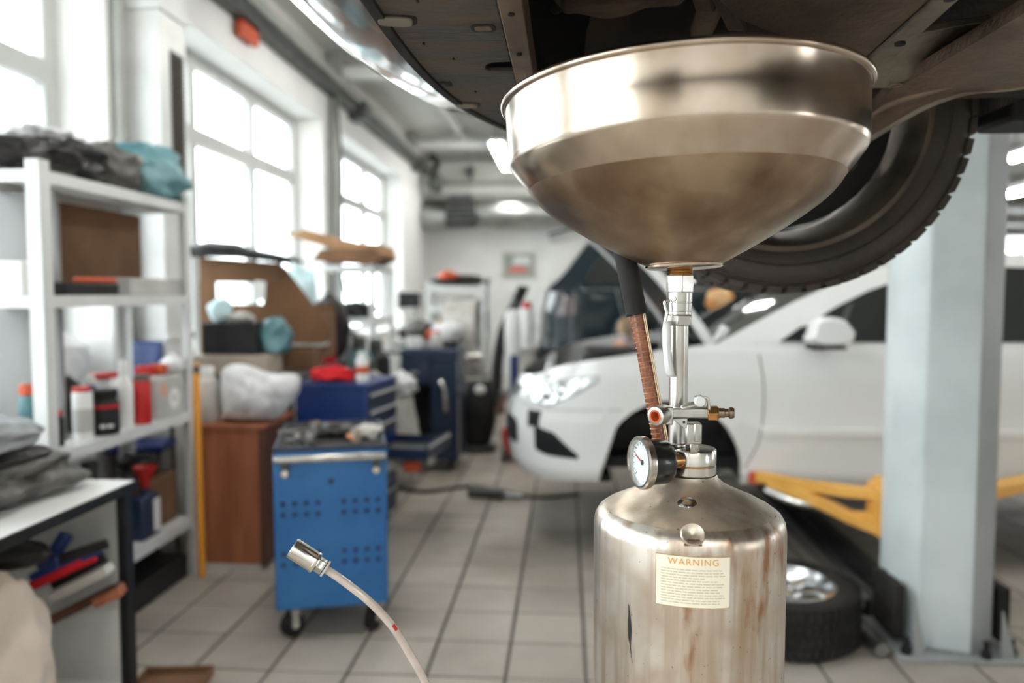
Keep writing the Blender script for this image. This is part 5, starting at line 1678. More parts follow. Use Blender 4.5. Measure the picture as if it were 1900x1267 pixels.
# shelf 1.415
carton((-2.05, 2.80, 1.416), (0.16, 0.17, 0.125), 'white_plastic', 'small white carton at the near end of the middle shelf', 0, 'carton')
carton((-2.15, 3.42, 1.416), (0.13, 0.62, 0.385), 'cardboard', 'wide brown cardboard box standing at the back of the middle shelf')
tr = thing('tool_tray', 'black tool tray with orange red handle on the middle shelf', 'tool tray', (-1.97, 3.08, 1.416))
MB().span((-2.05, 2.86, 1.416), (-1.90, 3.22, 1.465)).build('tray', 'black_plastic', tr, bevel=0.01)
MB().span((-1.955, 2.98, 1.465), (-1.91, 3.22, 1.488)).build('grip', 'orange_plastic', tr, bevel=0.008)
carton((-1.955, 3.53, 1.416), (0.12, 0.46, 0.075), 'grey_box', 'long flat pale grey carton at the far end of the middle shelf', 0, 'flat_carton')
# shelf 0.835 bottles
bottle(-1.935, 2.99, 0.836, 0.038, 0.215, 'white_plastic', 'red_plastic', 'white plastic bottle with red cap beside the black jar', 0.8, 0.86, capmat_h=0.10, band='grey_box')
jar = bottle(-1.925, 3.12, 0.836, 0.058, 0.19, 'black_plastic', 'black_plastic', 'fat black jar with red stripe on the bottle shelf', 0.8, 0.70, 'jar', capmat_h=0.18)
MB().lathe([(0.0585, 0.112), (0.0592, 0.113), (0.0592, 0.124), (0.0585, 0.125)], (-1.925, 3.12, 0.836), 28).build('red_stripe', 'cloth_red', jar, smooth=True)
MB().box((-1.89, 3.078, 0.875), (0.05, 0.006, 0.012), (0, 0, 38)).build('printed_mark', 'white_plastic', jar)
bottle(-1.93, 3.28, 0.836, 0.036, 0.30, 'white_plastic', 'white_plastic', 'tall white spray bottle between black jar and red bottle', 0.5, 0.6, 'spray_bottle', capmat_h=0.22)
bottle(-1.91, 3.385, 0.836, 0.039, 0.225, 'red_plastic', 'bag_grey', 'red bottle with dark grey lid on the bottle shelf', 0.75, 0.82, capmat_h=0.14)
gb = carton((-1.955, 3.60, 0.836), (0.14, 0.24, 0.195), 'grey_box', 'pale grey printed box at the far end of the bottle shelf', 0, 'printed_box')
M('print_orange', (0.70, 0.25, 0.10), 0.6)
MB().lathe([(0.014, 0), (0.03, 0)], (-1.884, 3.53, 0.97), 20, rotm(0, 90, 0)).build('orange_mark', 'print_orange', gb)
MB().lathe([(0.018, 0), (0.05, 0)], (-1.884, 3.63, 0.92), 20, rotm(0, 90, 0)).build('white_mark', 'white_plastic', gb)
carton((-1.99, 3.56, 1.033), (0.06, 0.07, 0.05), 'red_plastic', 'small red carton on the grey printed box, nearer one', 0, 'red_carton', group='red cartons on the grey box')
carton((-1.97, 3.645, 1.033), (0.06, 0.06, 0.05), 'orange_plastic', 'small orange red carton on the grey printed box, farther one', 0, 'red_carton', group='red cartons on the grey box')
bag((-1.94, 3.73, 1.033), (0.06, 0.05, 0.05), 'bag_white', 'white rag on the end of the grey printed box', 12, 'rag', 'white_rag', sub=3)
carton((-2.05, 3.36, 0.836), (0.08, 0.10, 0.21), 'white_plastic', 'white carton with red lid behind the red bottle', 0, 'carton')
carton((-2.05, 3.34, 1.048), (0.085, 0.12, 0.022), 'red_plastic', 'flat red packet lying on the white carton behind the bottles', 0, 'red_packet', 'packet')
bag((-2.12, 3.16, 0.836), (0.07, 0.14, 0.13), 'bag_black', 'black cloth heap behind the bottles on the shelf', 15, 'cloth', 'black_cloth', sub=3)
bottle(-2.02, 3.18, 0.836, 0.03, 0.24, 'blue_deep', 'white_plastic', 'small blue bottle hidden behind the black jar', 0.5, 0.7)
bottle(-1.995, 2.77, 0.836, 0.04, 0.25, 'bag_teal', 'orange_plastic', 'teal translucent bottle with orange red cap at the near shelf end', 0.78, 0.78, capmat_h=0.16)
bottle(-1.945, 2.85, 0.836, 0.022, 0.14, 'bag_black', 'red_plastic', 'tiny black bottle with red cap behind the rack post', 0.6, 0.75)
# shelf 0.30
oc = thing('oil_can', 'dark blue oil can with white label and red funnel on the low shelf', 'oil can', (-1.93, 3.42, 0.301))
MB().box((-1.93, 3.42, 0.301 + 0.10), (0.07, 0.15, 0.20)).build('can_body', 'blue_navy', oc, bevel=0.012)
MB().span((-1.894, 3.43, 0.325), (-1.8925, 3.485, 0.475)).build('white_label', 'white_plastic', oc)
MB().cyl((-1.93, 3.43, 0.50), (-1.93, 3.43, 0.53), 0.02).build('can_neck', 'blue_navy', oc, smooth=True)
MB().lathe([(0.012, 0), (0.018, 0.03), (0.055, 0.10), (0.053, 0.10), (0.015, 0.032)], (-1.93, 3.43, 0.528), 28).build('funnel', 'red_plastic', oc, smooth=True)
carton((-2.05, 3.60, 0.301), (0.22, 0.28, 0.24), 'cardboard', 'brown cardboard carton on the low shelf behind the oil can')
en = thing('engine_part', 'oily black engine part on the low shelf of the near rack', 'engine part', (-2.05, 3.25, 0.301))
MB().span((-2.15, 3.02, 0.301), (-1.99, 3.36, 0.55)).build('block', 'black_plastic', en, bevel=0.03)
MB().cyl((-2.05, 3.15, 0.55), (-2.05, 3.15, 0.64), 0.05).cyl((-2.1, 3.28, 0.55), (-2.1, 3.28, 0.68), 0.035).build('pulley', 'steel_dark', en, smooth=True)
bag((-2.06, 3.60, 0.543), (0.09, 0.12, 0.06), 'bag_black', 'black rubber hose heap on the brown carton of the low shelf', 21, 'hose', 'black_hose_heap', sub=3, amp=0.4)
carton((-2.05, 3.5, 0.001), (0.3, 0.5, 0.12), 'black_plastic', 'flat black crate on the floor under the near rack', 0, 'floor_crate', 'crate')
# amber spirit level leaning on the rack post
sl_ = thing('spirit_level', 'long amber and red stick leaning against the far rack post', 'stick', (-1.82, 3.72, 0))
a_, b_ = Vector((-1.815, 3.73, 0.005)), Vector((-1.857, 3.80, 1.07))
def stick(p, q, w_, d_, name, mat, par):
    dd = (q - p)
    qm = dd.to_track_quat('Z', 'Y').to_matrix()
    mb = MB()
    mb.box((p + q) / 2, (w_, d_, dd.length), qm)
    return mb.build(name, mat, par, bevel=0.003)
stick(a_, b_, 0.03, 0.016, 'stick_body', 'amber_plastic', sl_)
stick(a_ + (b_ - a_) * 0.80 + Vector((-0.02, 0, 0)), a_ + (b_ - a_) * 0.96 + Vector((-0.02, 0, 0)), 0.022, 0.016, 'red_grip', 'orange_plastic', sl_)
stick(a_ + (b_ - a_) * 0.955, a_ + (b_ - a_) * 0.99, 0.034, 0.02, 'end_cap', 'steel_dark', sl_)

# ---- things on the window sill behind the rack
bag((-2.56, 3.72, 0.946), (0.12, 0.24, 0.16), 'bag_white', 'white plastic bag on the window sill behind the rack', 31)
bag((-2.54, 3.30, 0.946), (0.10, 0.20, 0.08), 'bag_black', 'dark heap of cloth on the sill left of the white bag', 33, 'cloth', 'dark_cloth', sub=3)
bag((-2.60, 3.42, 1.10), (0.06, 0.10, 0.10), 'bag_sky', 'pale cloth with red trim leaning in the window corner', 34, 'cloth', 'pale_cloth', sub=3)
bb = thing('plastic_chair', 'small blue plastic chair back beside the white column', 'chair', (-2.26, 4.0, 0))
MB().box((-2.27, 4.02, 1.0), (0.22, 0.04, 0.34), (-14, 0, 10)).build('backrest', 'blue_deep', bb, bevel=0.03)
MB().box((-2.24, 3.95, 0.62), (0.30, 0.24, 0.05), (0, 0, 10)).build('seat', 'blue_deep', bb, bevel=0.02)
for x in (-2.36, -2.12):
    MB().cyl((x, 3.86, 0), (x, 3.9, 0.62), 0.012).build('leg', 'steel_dark', bb)
    MB().cyl((x, 4.08, 0), (x, 4.04, 0.86), 0.012).build('leg', 'steel_dark', bb)

# ---- workbench at the left edge
wb_ = thing('workbench', 'white topped workbench with black edging at the left edge', 'workbench', (-1.8, 1.9, 0))
M('bench_laminate', (0.88, 0.88, 0.87), 0.35)
MB().span((-2.3, 0.9, 0.772), (-1.432, 2.478, 0.802)).build('bench_top', 'bench_laminate', wb_, bevel=0.003)
MB().span((-1.436, 0.9, 0.768), (-1.424, 2.484, 0.800)).span((-2.3, 2.474, 0.768), (-1.424, 2.484, 0.800)).build('edge_band', 'black_plastic', wb_)
M('panel_grey', (0.60, 0.61, 0.60), 0.5, col2=(0.48, 0.49, 0.48), scale=4)
MB().span((-2.25, 2.425, 0.13), (-1.47, 2.445, 0.768)).build('end_panel', 'panel_grey', wb_)
MB().span((-2.25, 2.42, 0.10), (-1.47, 2.45, 0.135)).build('panel_foot', 'white_paint', wb_)
MB().span((-1.468, 2.43, 0.0), (-1.44, 2.475, 0.77)).build('leg', 'black_plastic', wb_)
MB().span((-1.475, 0.95, 0.0), (-1.44, 1.0, 0.77)).build('leg', 'black_plastic', wb_)
MB().span((-2.28, 2.41, 0.0), (-2.24, 2.46, 0.77)).build('leg', 'black_plastic', wb_)
MB().span((-2.28, 0.95, 0.0), (-2.24, 1.0, 0.77)).build('leg', 'black_plastic', wb_)
MB().span((-2.26, 1.0, 0.70), (-1.46, 1.03, 0.77)).build('apron', 'black_plastic', wb_)
bag((-1.74, 2.16, 0.803), (0.22, 0.34, 0.075), 'bag_grey', 'grey wrinkled plastic sheeting lying on the white bench top', 41, 'plastic sheet', 'plastic_sheet', amp=0.28, freq=1.9)
bag((-1.77, 2.08, 0.90), (0.20, 0.30, 0.050), 'bag_black', 'black bundle in the middle of the pile on the bench', 42, 'cloth', 'black_bundle', amp=0.2)
bag((-1.74, 2.10, 0.962), (0.19, 0.26, 0.055), 'cloth_grey', 'light grey cloth on top of the pile on the bench', 43, 'cloth', 'grey_cloth', amp=0.22)
# under the bench
M('cream_sack', (0.62, 0.53, 0.45), 0.85, col2=(0.30, 0.30, 0.28), scale=3.5, lo=0.55, hi=0.72, bump=0.4, bscale=8)
bag((-1.62, 2.02, 0.0), (0.185, 0.17, 0.33), 'cream_sack', 'dirty cream sack standing under the bench', 51, 'sack', 'cream_sack', amp=0.2, freq=1.9, flat=0.96)
bag((-1.72, 2.20, 0.60), (0.17, 0.08, 0.05), 'bag_black', 'black pouch hanging under the bench above the cream sack', 52, 'pouch', 'black_pouch', amp=0.15)
sq = thing('squeegee', 'blue and red squeegee head hung under the white bench', 'squeegee', (-1.56, 2.30, 0.5))
stick(Vector((-1.665, 2.29, 0.53)), Vector((-1.47, 2.33, 0.617)), 0.03, 0.035, 'blade_holder', 'blue_deep', sq)
stick(Vector((-1.665, 2.28, 0.508)), Vector((-1.475, 2.32, 0.597)), 0.012, 0.03, 'red_blade', 'cloth_red', sq)
stick(Vector((-1.60, 2.29, 0.585)), Vector((-1.44, 2.33, 0.635)), 0.02, 0.03, 'black_strip', 'black_plastic', sq)
MB().cyl((-1.63, 2.31, 0.57), (-1.58, 2.34, 0.66), 0.022).box((-1.61, 2.30, 0.585), (0.07, 0.04, 0.045)).build('socket', 'blue_deep', sq, bevel=0.006)
bw = thing('bristle_brush', 'white bristle brush hung below the squeegee', 'brush', (-1.55, 2.36, 0.45))
stick(Vector((-1.63, 2.34, 0.455)), Vector((-1.455, 2.36, 0.545)), 0.06, 0.03, 'bristles', 'dirty_white', bw)
stick(Vector((-1.64, 2.34, 0.495)), Vector((-1.47, 2.36, 0.583)), 0.012, 0.04, 'brush_back', 'black_plastic', bw)
wbk = thing('broom_head', 'dark brown wooden broom head at the bottom of the hung tools', 'brush', (-1.55, 2.39, 0.4))
stick(Vector((-1.67, 2.38, 0.36)), Vector((-1.44, 2.39, 0.475)), 0.035, 0.03, 'wooden_back', 'wood_dark', wbk)
stick(Vector((-1.51, 2.37, 0.43)), Vector((-1.43, 2.39, 0.465)), 0.06, 0.03, 'wooden_end', 'wood_red', wbk)
fb = openbox((-1.42, 2.665, 0.0), (0.24, 0.16, 0.035), 'cardboard', 'flattened cardboard tray on the floor at the bottom edge', 8, 'cardboard_tray', lids=(None, None, None, None))

# ---- brown wooden cabinet
cb = thing('wooden_cabinet', 'reddish brown wooden cabinet between the rack and the blue trolley', 'cabinet', (-1.75, 4.05, 0))
MB().span((-1.90, 3.85, 0.02), (-1.545, 4.30, 0.735)).build('body', 'wood_red', cb, bevel=0.006)
MB().span((-1.56, 3.84, 0.02), (-1.535, 4.31, 0.735)).build('side_panel', 'wood_dark', cb, bevel=0.003)
MB().span((-1.91, 3.835, 0.735), (-1.53, 4.32, 0.755)).build('top_board', 'wood_red', cb, bevel=0.004)
MB().span((-1.89, 3.845, 0.0), (-1.56, 3.86, 0.03)).build('plinth', 'grey_box', cb)
def pillow(outline, y0, thick, name, mat, label, cat, seed=0, amp=0.02):
    """bag with the given front outline in (x, z), swelling to both sides of the plane y0"""
    mb = MB()
    cx_ = sum(p[0] for p in outline) / len(outline)
    cz_ = sum(p[1] for p in outline) / len(outline)
    pts = smooth_path([Vector((p[0], 0, p[1])) for p in outline + outline[:1]], 3)[:-1]
    zmin = min(p[1] for p in outline)
    for sg in (-1, 1):
        rows = []
        for s_ in (1.0, 0.96, 0.86, 0.7, 0.5, 0.3, 0.12):
            b = thick * math.sqrt(max(0, 1 - s_ ** 3))
            r = []
            for p in pts:
                x, z = cx_ + (p.x - cx_) * s_, cz_ + (p.z - cz_) * s_
                nn = noise.noise(Vector((x * 14 + seed, sg * 3.0, z * 14))) * amp
                nn += 0.5 * amp * noise.noise(Vector((x * 34 + seed, sg * 5.0, z * 34)))
                r.append((x, y0 + sg * (b + (nn if s_ < 0.99 else 0)), max(zmin, z)))
            rows.append(r)
        mb.rows(rows, close_u=True)
        mb.poly(rows[-1], [tuple(range(len(rows[-1])))])
    bmesh.ops.remove_doubles(mb.b, verts=mb.b.verts, dist=0.0005)
    return tag(mb.build(name, mat, smooth=True, angle=70), label, cat)
M('bag_print', (0.78, 0.78, 0.78), 0.35, col2=(0.50, 0.48, 0.50), scale=14, lo=0.52, hi=0.68, bump=0.6, bscale=16)
cbag = pillow([(-1.80, 0.757), (-1.70, 0.756), (-1.58, 0.756), (-1.50, 0.775), (-1.44, 0.85), (-1.395, 0.92), (-1.40, 0.99), (-1.46, 1.005), (-1.56, 1.005), (-1.64, 1.035), (-1.72, 1.055), (-1.79, 1.03), (-1.81, 0.93)],
              3.99, 0.14, 'carrier_bag', 'bag_print', 'large white printed carrier bag standing on the brown cabinet', 'carrier bag', 3)
MB().tube([(-1.445, 3.985, 0.945), (-1.425, 3.93, 0.955), (-1.41, 3.985, 0.965)], 0.008, 8).build('handle_hole', 'void_black', cbag)
bottle(-1.86, 3.93, 0.756, 0.055, 0.29, 'dirty_white', 'white_plastic', 'milky plastic canister beside the white carrier bag', 0.5, 0.7, 'canister')

# ---- blue tool trolley
tt = thing('tool_trolley', 'bright blue tool trolley with perforated side and steel push bar', 'tool trolley', (-1.168, 3.02, 0), 16)
W_, D_, H0, H1 = 0.452, 0.66, 0.135, 0.785
MB().box((W_ / 2, D_ / 2, (H0 + H1) / 2), (W_, D_, H1 - H0)).build('body', 'blue_bright', tt, bevel=0.008, local=True)
MB().box((W_ / 2, D_ / 2, H1 + 0.006), (W_ - 0.02, D_ - 0.02, 0.012)).build('top_mat', 'black_rubber', tt, bevel=0.003, local=True)
for cx, cy, sx, sy in ((W_ / 2, 0.006, W_, 0.012), (W_ / 2, D_ - 0.006, W_, 0.012), (0.006, D_ / 2, 0.012, D_), (W_ - 0.006, D_ / 2, 0.012, D_)):
    MB().box((cx, cy, H1 + 0.009), (sx, sy, 0.018)).build('tray_rim', 'blue_navy', tt, bevel=0.003, local=True)
ph_ = MB().box((W_ / 2, -0.045, 0.765), (W_ - 0.01, 0.028, 0.03)).build('push_bar', 'satin_metal', tt, bevel=0.011, local=True)
for x in (0.045, W_ - 0.045):
    MB().box((x, -0.02, 0.745), (0.026, 0.05, 0.05)).build('bar_bracket', 'steel_dark', tt, bevel=0.004, local=True)
    MB().cyl((x, -0.012, 0.70), (x, 0.0, 0.70), 0.014, seg=16).build('bar_bolt', 'chrome', tt, smooth=True, local=True)
    MB().box((x, -0.004, 0.71), (0.03, 0.008, 0.05)).build('bolt_plate', 'steel_dark', tt, bevel=0.003, local=True)
mb = MB().box((0, 0, 0), (0.010, 0.003, 0.018)).box((0, 0, 0), (0.018, 0.003, 0.009))
s0 = mb.build('perforation', 'void_black', tt, local=True)
first = True
for gx in (0.035, 0.275):
    for gz in (0.325, 0.53):
        for i in range(4):
            for j in range(2):
                o = s0 if first else copy_part(s0, tt)
                first = False
                o.location = (gx + i * 0.046, -0.0008, gz + j * 0.045)
MB().box((W_ / 2, -0.001, 0.66), (0.022, 0.003, 0.022)).build('keyhole', 'blue_navy', tt, local=True)
for x, y in ((0.06, 0.07), (W_ - 0.06, 0.07), (0.06, D_ - 0.07), (W_ - 0.06, D_ - 0.07)):
    ca = math.radians(52 if x < 0.2 else 35)
    ux, uy = math.cos(ca), -math.sin(ca)
    cs = MB().cyl((x - 0.017 * ux, y - 0.017 * uy, 0.05), (x + 0.017 * ux, y + 0.017 * uy, 0.05), 0.05, seg=28).build('castor_wheel', 'black_rubber', tt, smooth=True, local=True)
    cq = math.degrees(math.atan2(uy, ux))
    MB().box((x + 0.024 * ux, y + 0.024 * uy, 0.088), (0.005, 0.035, 0.09), (0, 0, cq)).box((x - 0.024 * ux, y - 0.024 * uy, 0.088), (0.005, 0.035, 0.09), (0, 0, cq)).box((x, y, 0.132), (0.06, 0.06, 0.008)).build('castor_fork', 'satin_metal', tt, local=True)
    MB().cyl((x - 0.029 * ux, y - 0.029 * uy, 0.05), (x + 0.029 * ux, y + 0.029 * uy, 0.05), 0.014, seg=14).build('axle', 'chrome', tt, smooth=True, local=True)
# tools lying on the trolley
def T2W(x, y, z):
    v = rotm(0, 0, 16) @ Vector((x, y, z))
    return Vector((-1.168 + v.x, 3.02 + v.y, v.z))
ZT_ = H1 + 0.0125
random.seed(11)
tools = [('ratchet_spanner', 'chrome ratchet handle lying across the blue trolley top', 0.12, 0.20, 40, 0.20),
         ('combination_spanner', 'steel combination spanner near the back of the trolley top', 0.20, 0.50, 70, 0.22),
         ('combination_spanner', 'dark steel spanner at the left corner of the trolley top', 0.07, 0.40, 15, 0.16),
         ('screwdriver', 'screwdriver with pink handle in the middle of the trolley', 0.30, 0.18, 110, 0.16),
         ('extension_bar', 'long steel extension bar on the right of the trolley', 0.36, 0.42, 80, 0.24)]
for k, (nm, lab, x, y, rz, L) in enumerate(tools):
    p = T2W(x, y, ZT_)
    t = thing(nm, lab, 'tool', p, rz + 16)
    if nm == 'screwdriver':
        MB().cyl((-L / 2, 0, 0.014), (0, 0, 0.014), 0.0135, 0.011, 14).build('handle', 'print_orange', t, smooth=True, local=True)
        MB().cyl((0, 0, 0.014), (L / 2, 0, 0.006), 0.004, seg=8).build('blade', 'tool_steel', t, smooth=True, local=True)
    else:
        MB().box((0, 0, 0.007), (L * 0.8, 0.016, 0.008)).build('shank', 'tool_steel', t, bevel=0.002, local=True)
        MB().lathe([(0.008, 0), (0.019, 0), (0.019, 0.012), (0.008, 0.012)], (L * 0.45, 0, 0.001), 18, closed=True).build('ring_end', 'chrome', t, local=True)
        MB().lathe([(0.006, 0), (0.014, 0), (0.014, 0.013), (0.006, 0.013)], (-L * 0.43, 0, 0.001), 18, closed=True).build('head', 'chrome', t, local=True)
for k, (x, y, r, h, mt, lab) in enumerate(((0.09, 0.13, 0.018, 0.045, 'chrome', 'short bright socket near the push bar'), (0.14, 0.10, 0.022, 0.05, 'tool_steel', 'wider steel socket beside the short socket'),
                                       (0.155, 0.30, 0.026, 0.065, 'chrome', 'tall bright socket behind the others on the trolley'), (0.33, 0.12, 0.022, 0.05, 'beige_box', 'beige bushing on the trolley near the push bar'),
                                       (0.40, 0.16, 0.02, 0.04, 'dirty_white', 'pale cap on the right corner of the trolley'))):
    p = T2W(x, y, ZT_)
    o = MB().lathe([(r * 0.6, h), (r, h), (r, h * 0.4), (r * 0.85, h * 0.35), (r * 0.85, 0), (0, 0), (0, h * 0.5), (r * 0.6, h * 0.5)], (0, 0, 0), 24).build('socket', mt, smooth=True)
    o.location = p
    tag(o, lab, 'socket', 'sockets lying on the blue trolley')
p = T2W(0.24, 0.30, ZT_)
bag(p, (0.10, 0.09, 0.03), 'bag_black', 'black oily rag on the blue trolley top', 71, 'rag', 'oily_rag', sub=3, amp=0.4)
p = T2W(0.38, 0.30, ZT_)
bag(p, (0.06, 0.12, 0.02), 'dirty_white', 'pale rag folded on the right side of the blue trolley', 72, 'rag', 'pale_rag', sub=3, amp=0.3)

# ---- deep blue tool cabinet with drawers behind the trolley
tc_ = thing('tool_cabinet', 'deep blue drawer cabinet with one drawer pulled out behind the trolley', 'tool cabinet', (-1.535, 4.32, 0), -8)
MB().box((0.215, 0.24, 0.50), (0.43, 0.48, 0.80)).build('body', 'blue_deep', tc_, bevel=0.008, local=True)
MB().box((0.215, 0.24, 0.908), (0.45, 0.50, 0.02)).build('top_rim', 'blue_deep', tc_, bevel=0.004, local=True)
zs = [0.13, 0.27, 0.40, 0.50, 0.60, 0.69, 0.78]
for k in range(7):
    z0 = zs[k]
    z1 = (zs + [0.88])[k + 1] - 0.012
    out = 0.34 if k == 3 else 0.0
    dw = MB().box((0.432 + out, 0.24, (z0 + z1) / 2), (0.012, 0.44, z1 - z0)).build('drawer', 'blue_navy', tc_, bevel=0.003, local=True)
    MB().box((0.442 + out, 0.24, z1 - 0.018), (0.014, 0.40, 0.014)).build('drawer_handle', 'grey_box', dw, bevel=0.003, local=True)
    if out:
        for yy in (0.03, 0.45):
            MB().box((0.43 + out / 2, yy, (z0 + z1) / 2 - 0.012), (out, 0.008, z1 - z0 - 0.03)).build('drawer_side', 'blue_navy', dw, local=True)
        MB().box((0.43 + out / 2, 0.24, z0 + 0.012), (out, 0.42, 0.006)).build('drawer_base', 'steel_dark', dw, local=True)
for x in (0.06, 0.37):
    for y in (0.06, 0.42):
        MB().cyl((x - 0.012, y, 0.05), (x + 0.012, y, 0.05), 0.05, seg=20).build('castor', 'black_rubber', tc_, smooth=True, local=True)
def C2W(x, y, z):
    v = rotm(0, 0, -8) @ Vector((x, y, z))
    return Vector((-1.535 + v.x, 4.32 + v.y, v.z))
for k, (x, y, sx, sy, mt, lab) in enumerate(((0.52, 0.12, 0.12, 0.05, 'dirty_white', 'pale spanner roll in the open blue drawer'), (0.60, 0.26, 0.10, 0.16, 'dirty_white', 'white parts box in the open blue drawer'),
                                        (0.66, 0.10, 0.10, 0.05, 'orange_plastic', 'orange handled tool at the front of the open drawer'), (0.70, 0.30, 0.06, 0.10, 'tool_steel', 'steel tool in the corner of the open drawer'))):
    o = MB().box((0, 0, 0.03), (sx, sy, 0.06)).build('drawer_item', mt, bevel=0.01)
    o.location = C2W(x, y, 0.416)
    o.rotation_euler = (0, 0, math.radians(-8 + 10 * k))
    tag(o, lab, 'tool', 'tools in the open drawer')
bag(C2W(0.17, 0.14, 0.919), (0.14, 0.10, 0.045), 'cloth_red', 'bright red cloth heap on the deep blue cabinet', 81, 'cloth', 'red_cloth', amp=0.35, sub=3)
sb = bottle(*C2W(0.36, 0.12, 0.919), 0.036, 0.17, 'white_plastic', 'white_plastic', 'white spray can with red mark on the deep blue cabinet', 0.6, 0.75, 'spray_can')
MB().lathe([(0.0365, 0.05), (0.0372, 0.051), (0.0372, 0.09), (0.0365, 0.091)], C2W(0.36, 0.12, 0.919), 24).build('red_band', 'orange_plastic', sb, smooth=True)
carton(C2W(0.27, 0.25, 0.919), (0.06, 0.06, 0.05), 'beige_box', 'small beige carton beside the red cloth', 20, 'small_carton')

# ---- storage table along the wall with boxes
stb = thing('storage_table', 'dark storage table under the windows heaped with boxes', 'table', (-2.0, 5.2, 0))
MB().span((-2.37, 4.46, 0.90), (-1.58, 6.4, 0.94)).build('table_top', 'steel_dark', stb, bevel=0.004)
for x in (-2.33, -1.64):
    for y in (4.5, 5.4, 6.35):
        MB().span((x - 0.025, y - 0.025, 0), (x + 0.025, y + 0.025, 0.90)).build('leg', 'steel_dark', stb)
MB().span((-2.35, 4.48, 0.30), (-1.60, 6.38, 0.33)).build('lower_shelf', 'steel_dark', stb)
carton((-1.99, 4.62, 0.941), (0.46, 0.26, 0.115), 'beige_box', 'flat beige carton at the near end of the storage table', 0, 'flat_carton')
carton((-2.02, 4.66, 1.057), (0.33, 0.24, 0.19), 'black_plastic', 'black case on the beige carton', 4, 'black_case', 'case')
bag((-1.80, 4.72, 1.057), (0.10, 0.12, 0.125), 'bag_teal', 'teal plastic bag beside the black case', 91)
bag((-2.13, 4.70, 1.249), (0.07, 0.08, 0.085), 'bag_sky', 'pale blue bag on the black case', 92, sub=3)
bag((-1.99, 4.68, 1.249), (0.08, 0.06, 0.035), 'dirty_white', 'grey white rag on the black case', 93, 'rag', 'grey_rag', sub=3)
# the big torn cardboard box standing open towards the aisle
cbx = thing('torn_cardboard', 'big torn open brown cardboard box in front of the window', 'box', (-2.05, 5.0, 0.941))
MB().prism([(-2.38, 4.95, 1.50), (-1.86, 4.95, 1.49), (-1.83, 4.95, 1.62), (-2.38, 4.95, 1.66)], (0, 0.012, 0)).build('top_flap', 'cardboard', cbx)
MB().prism([(-2.38, 4.94, 0.96), (-2.27, 4.94, 0.96), (-2.27, 4.94, 1.50), (-2.38, 4.94, 1.50)], (0, 0.012, 0)).build('side_panel', 'cardboard', cbx)
MB().prism([(-2.07, 4.93, 1.19), (-1.90, 4.93, 1.00), (-1.60, 4.97, 1.00), (-1.53, 4.99, 1.20), (-1.62, 4.99, 1.32), (-1.82, 4.96, 1.60), (-1.93, 4.95, 1.60), (-1.96, 4.94, 1.33), (-2.07, 4.93, 1.33)], (0, 0.012, 0)).build('torn_panel', 'cardboard', cbx)
MB().span((-2.38, 5.3, 0.95), (-1.6, 5.312, 1.35)).build('back_panel', 'cardboard', cbx)
MB().prism([(-1.60, 4.98, 1.0), (-1.60, 5.3, 1.0), (-1.60, 5.3, 1.3), (-1.60, 4.98, 1.3)], (0.012, 0, 0)).build('end_panel', 'cardboard', cbx)
MB().prism([(-2.01, 4.925, 1.38), (-1.94, 4.925, 1.38), (-1.93, 4.925, 1.50), (-2.0, 4.925, 1.51)], (0, 0.004, 0)).build('paper_sticker', 'white_plastic', cbx)
lid = thing('engine_cover', 'long black moulded plastic cover lying on the torn cardboard', 'cover', (-2.1, 5.0, 1.66))
mb = MB()
rows = []
for x, z, hh in ((-2.42, 1.672, 0.05), (-2.30, 1.672, 0.065), (-2.12, 1.668, 0.055), (-2.02, 1.662, 0.025), (-1.9, 1.65, 0.015), (-1.75, 1.625, 0.008)):
    rows.append([(x, 4.90, z - 0.01), (x, 4.88, z), (x, 4.885, z + hh * 0.7 + 0.012), (x, 4.94, z + hh + 0.02), (x, 5.15, z + hh), (x, 5.2, z)])
mb.rows(rows)
mb.build('shell', 'black_plastic', lid, smooth=True, solid=0.008)
MB().tube([(-2.42, 4.88, 1.668), (-2.1, 4.88, 1.664), (-1.75, 4.88, 1.622)], 0.012, 8).build('lip', 'black_plastic', lid, smooth=True)
bag((-1.70, 5.50, 0.941), (0.15, 0.15, 0.24), 'bag_black', 'tall black bag at the right end of the torn cardboard', 95, amp=0.15, flat=0.95)
bottle(-1.83, 4.90, 0.941, 0.045, 0.16, 'bag_teal', 'steel_dark', 'grey green tin in front of the torn cardboard', 0.8, 0.85, 'tin')
carton((-1.68, 4.88, 0.941), (0.20, 0.14, 0.13), 'cardboard', 'small brown carton right of the grey green tin')
carton((-1.69, 5.02, 1.08), (0.24, 0.20, 0.02), 'dirty_white', 'grey white sheet lying before the black bag', 8, 'paper_sheet', 'paper')
bag((-1.70, 5.88, 0.941), (0.11, 0.13, 0.12), 'bag_black', 'low black heap on the storage table beside the rack', 97, 'cloth', 'black_heap', amp=0.4, sub=3)
carton((-1.62, 4.58, 0.34), (0.20, 0.2, 0.3), 'cardboard', 'brown carton on the lower shelf of the storage table')

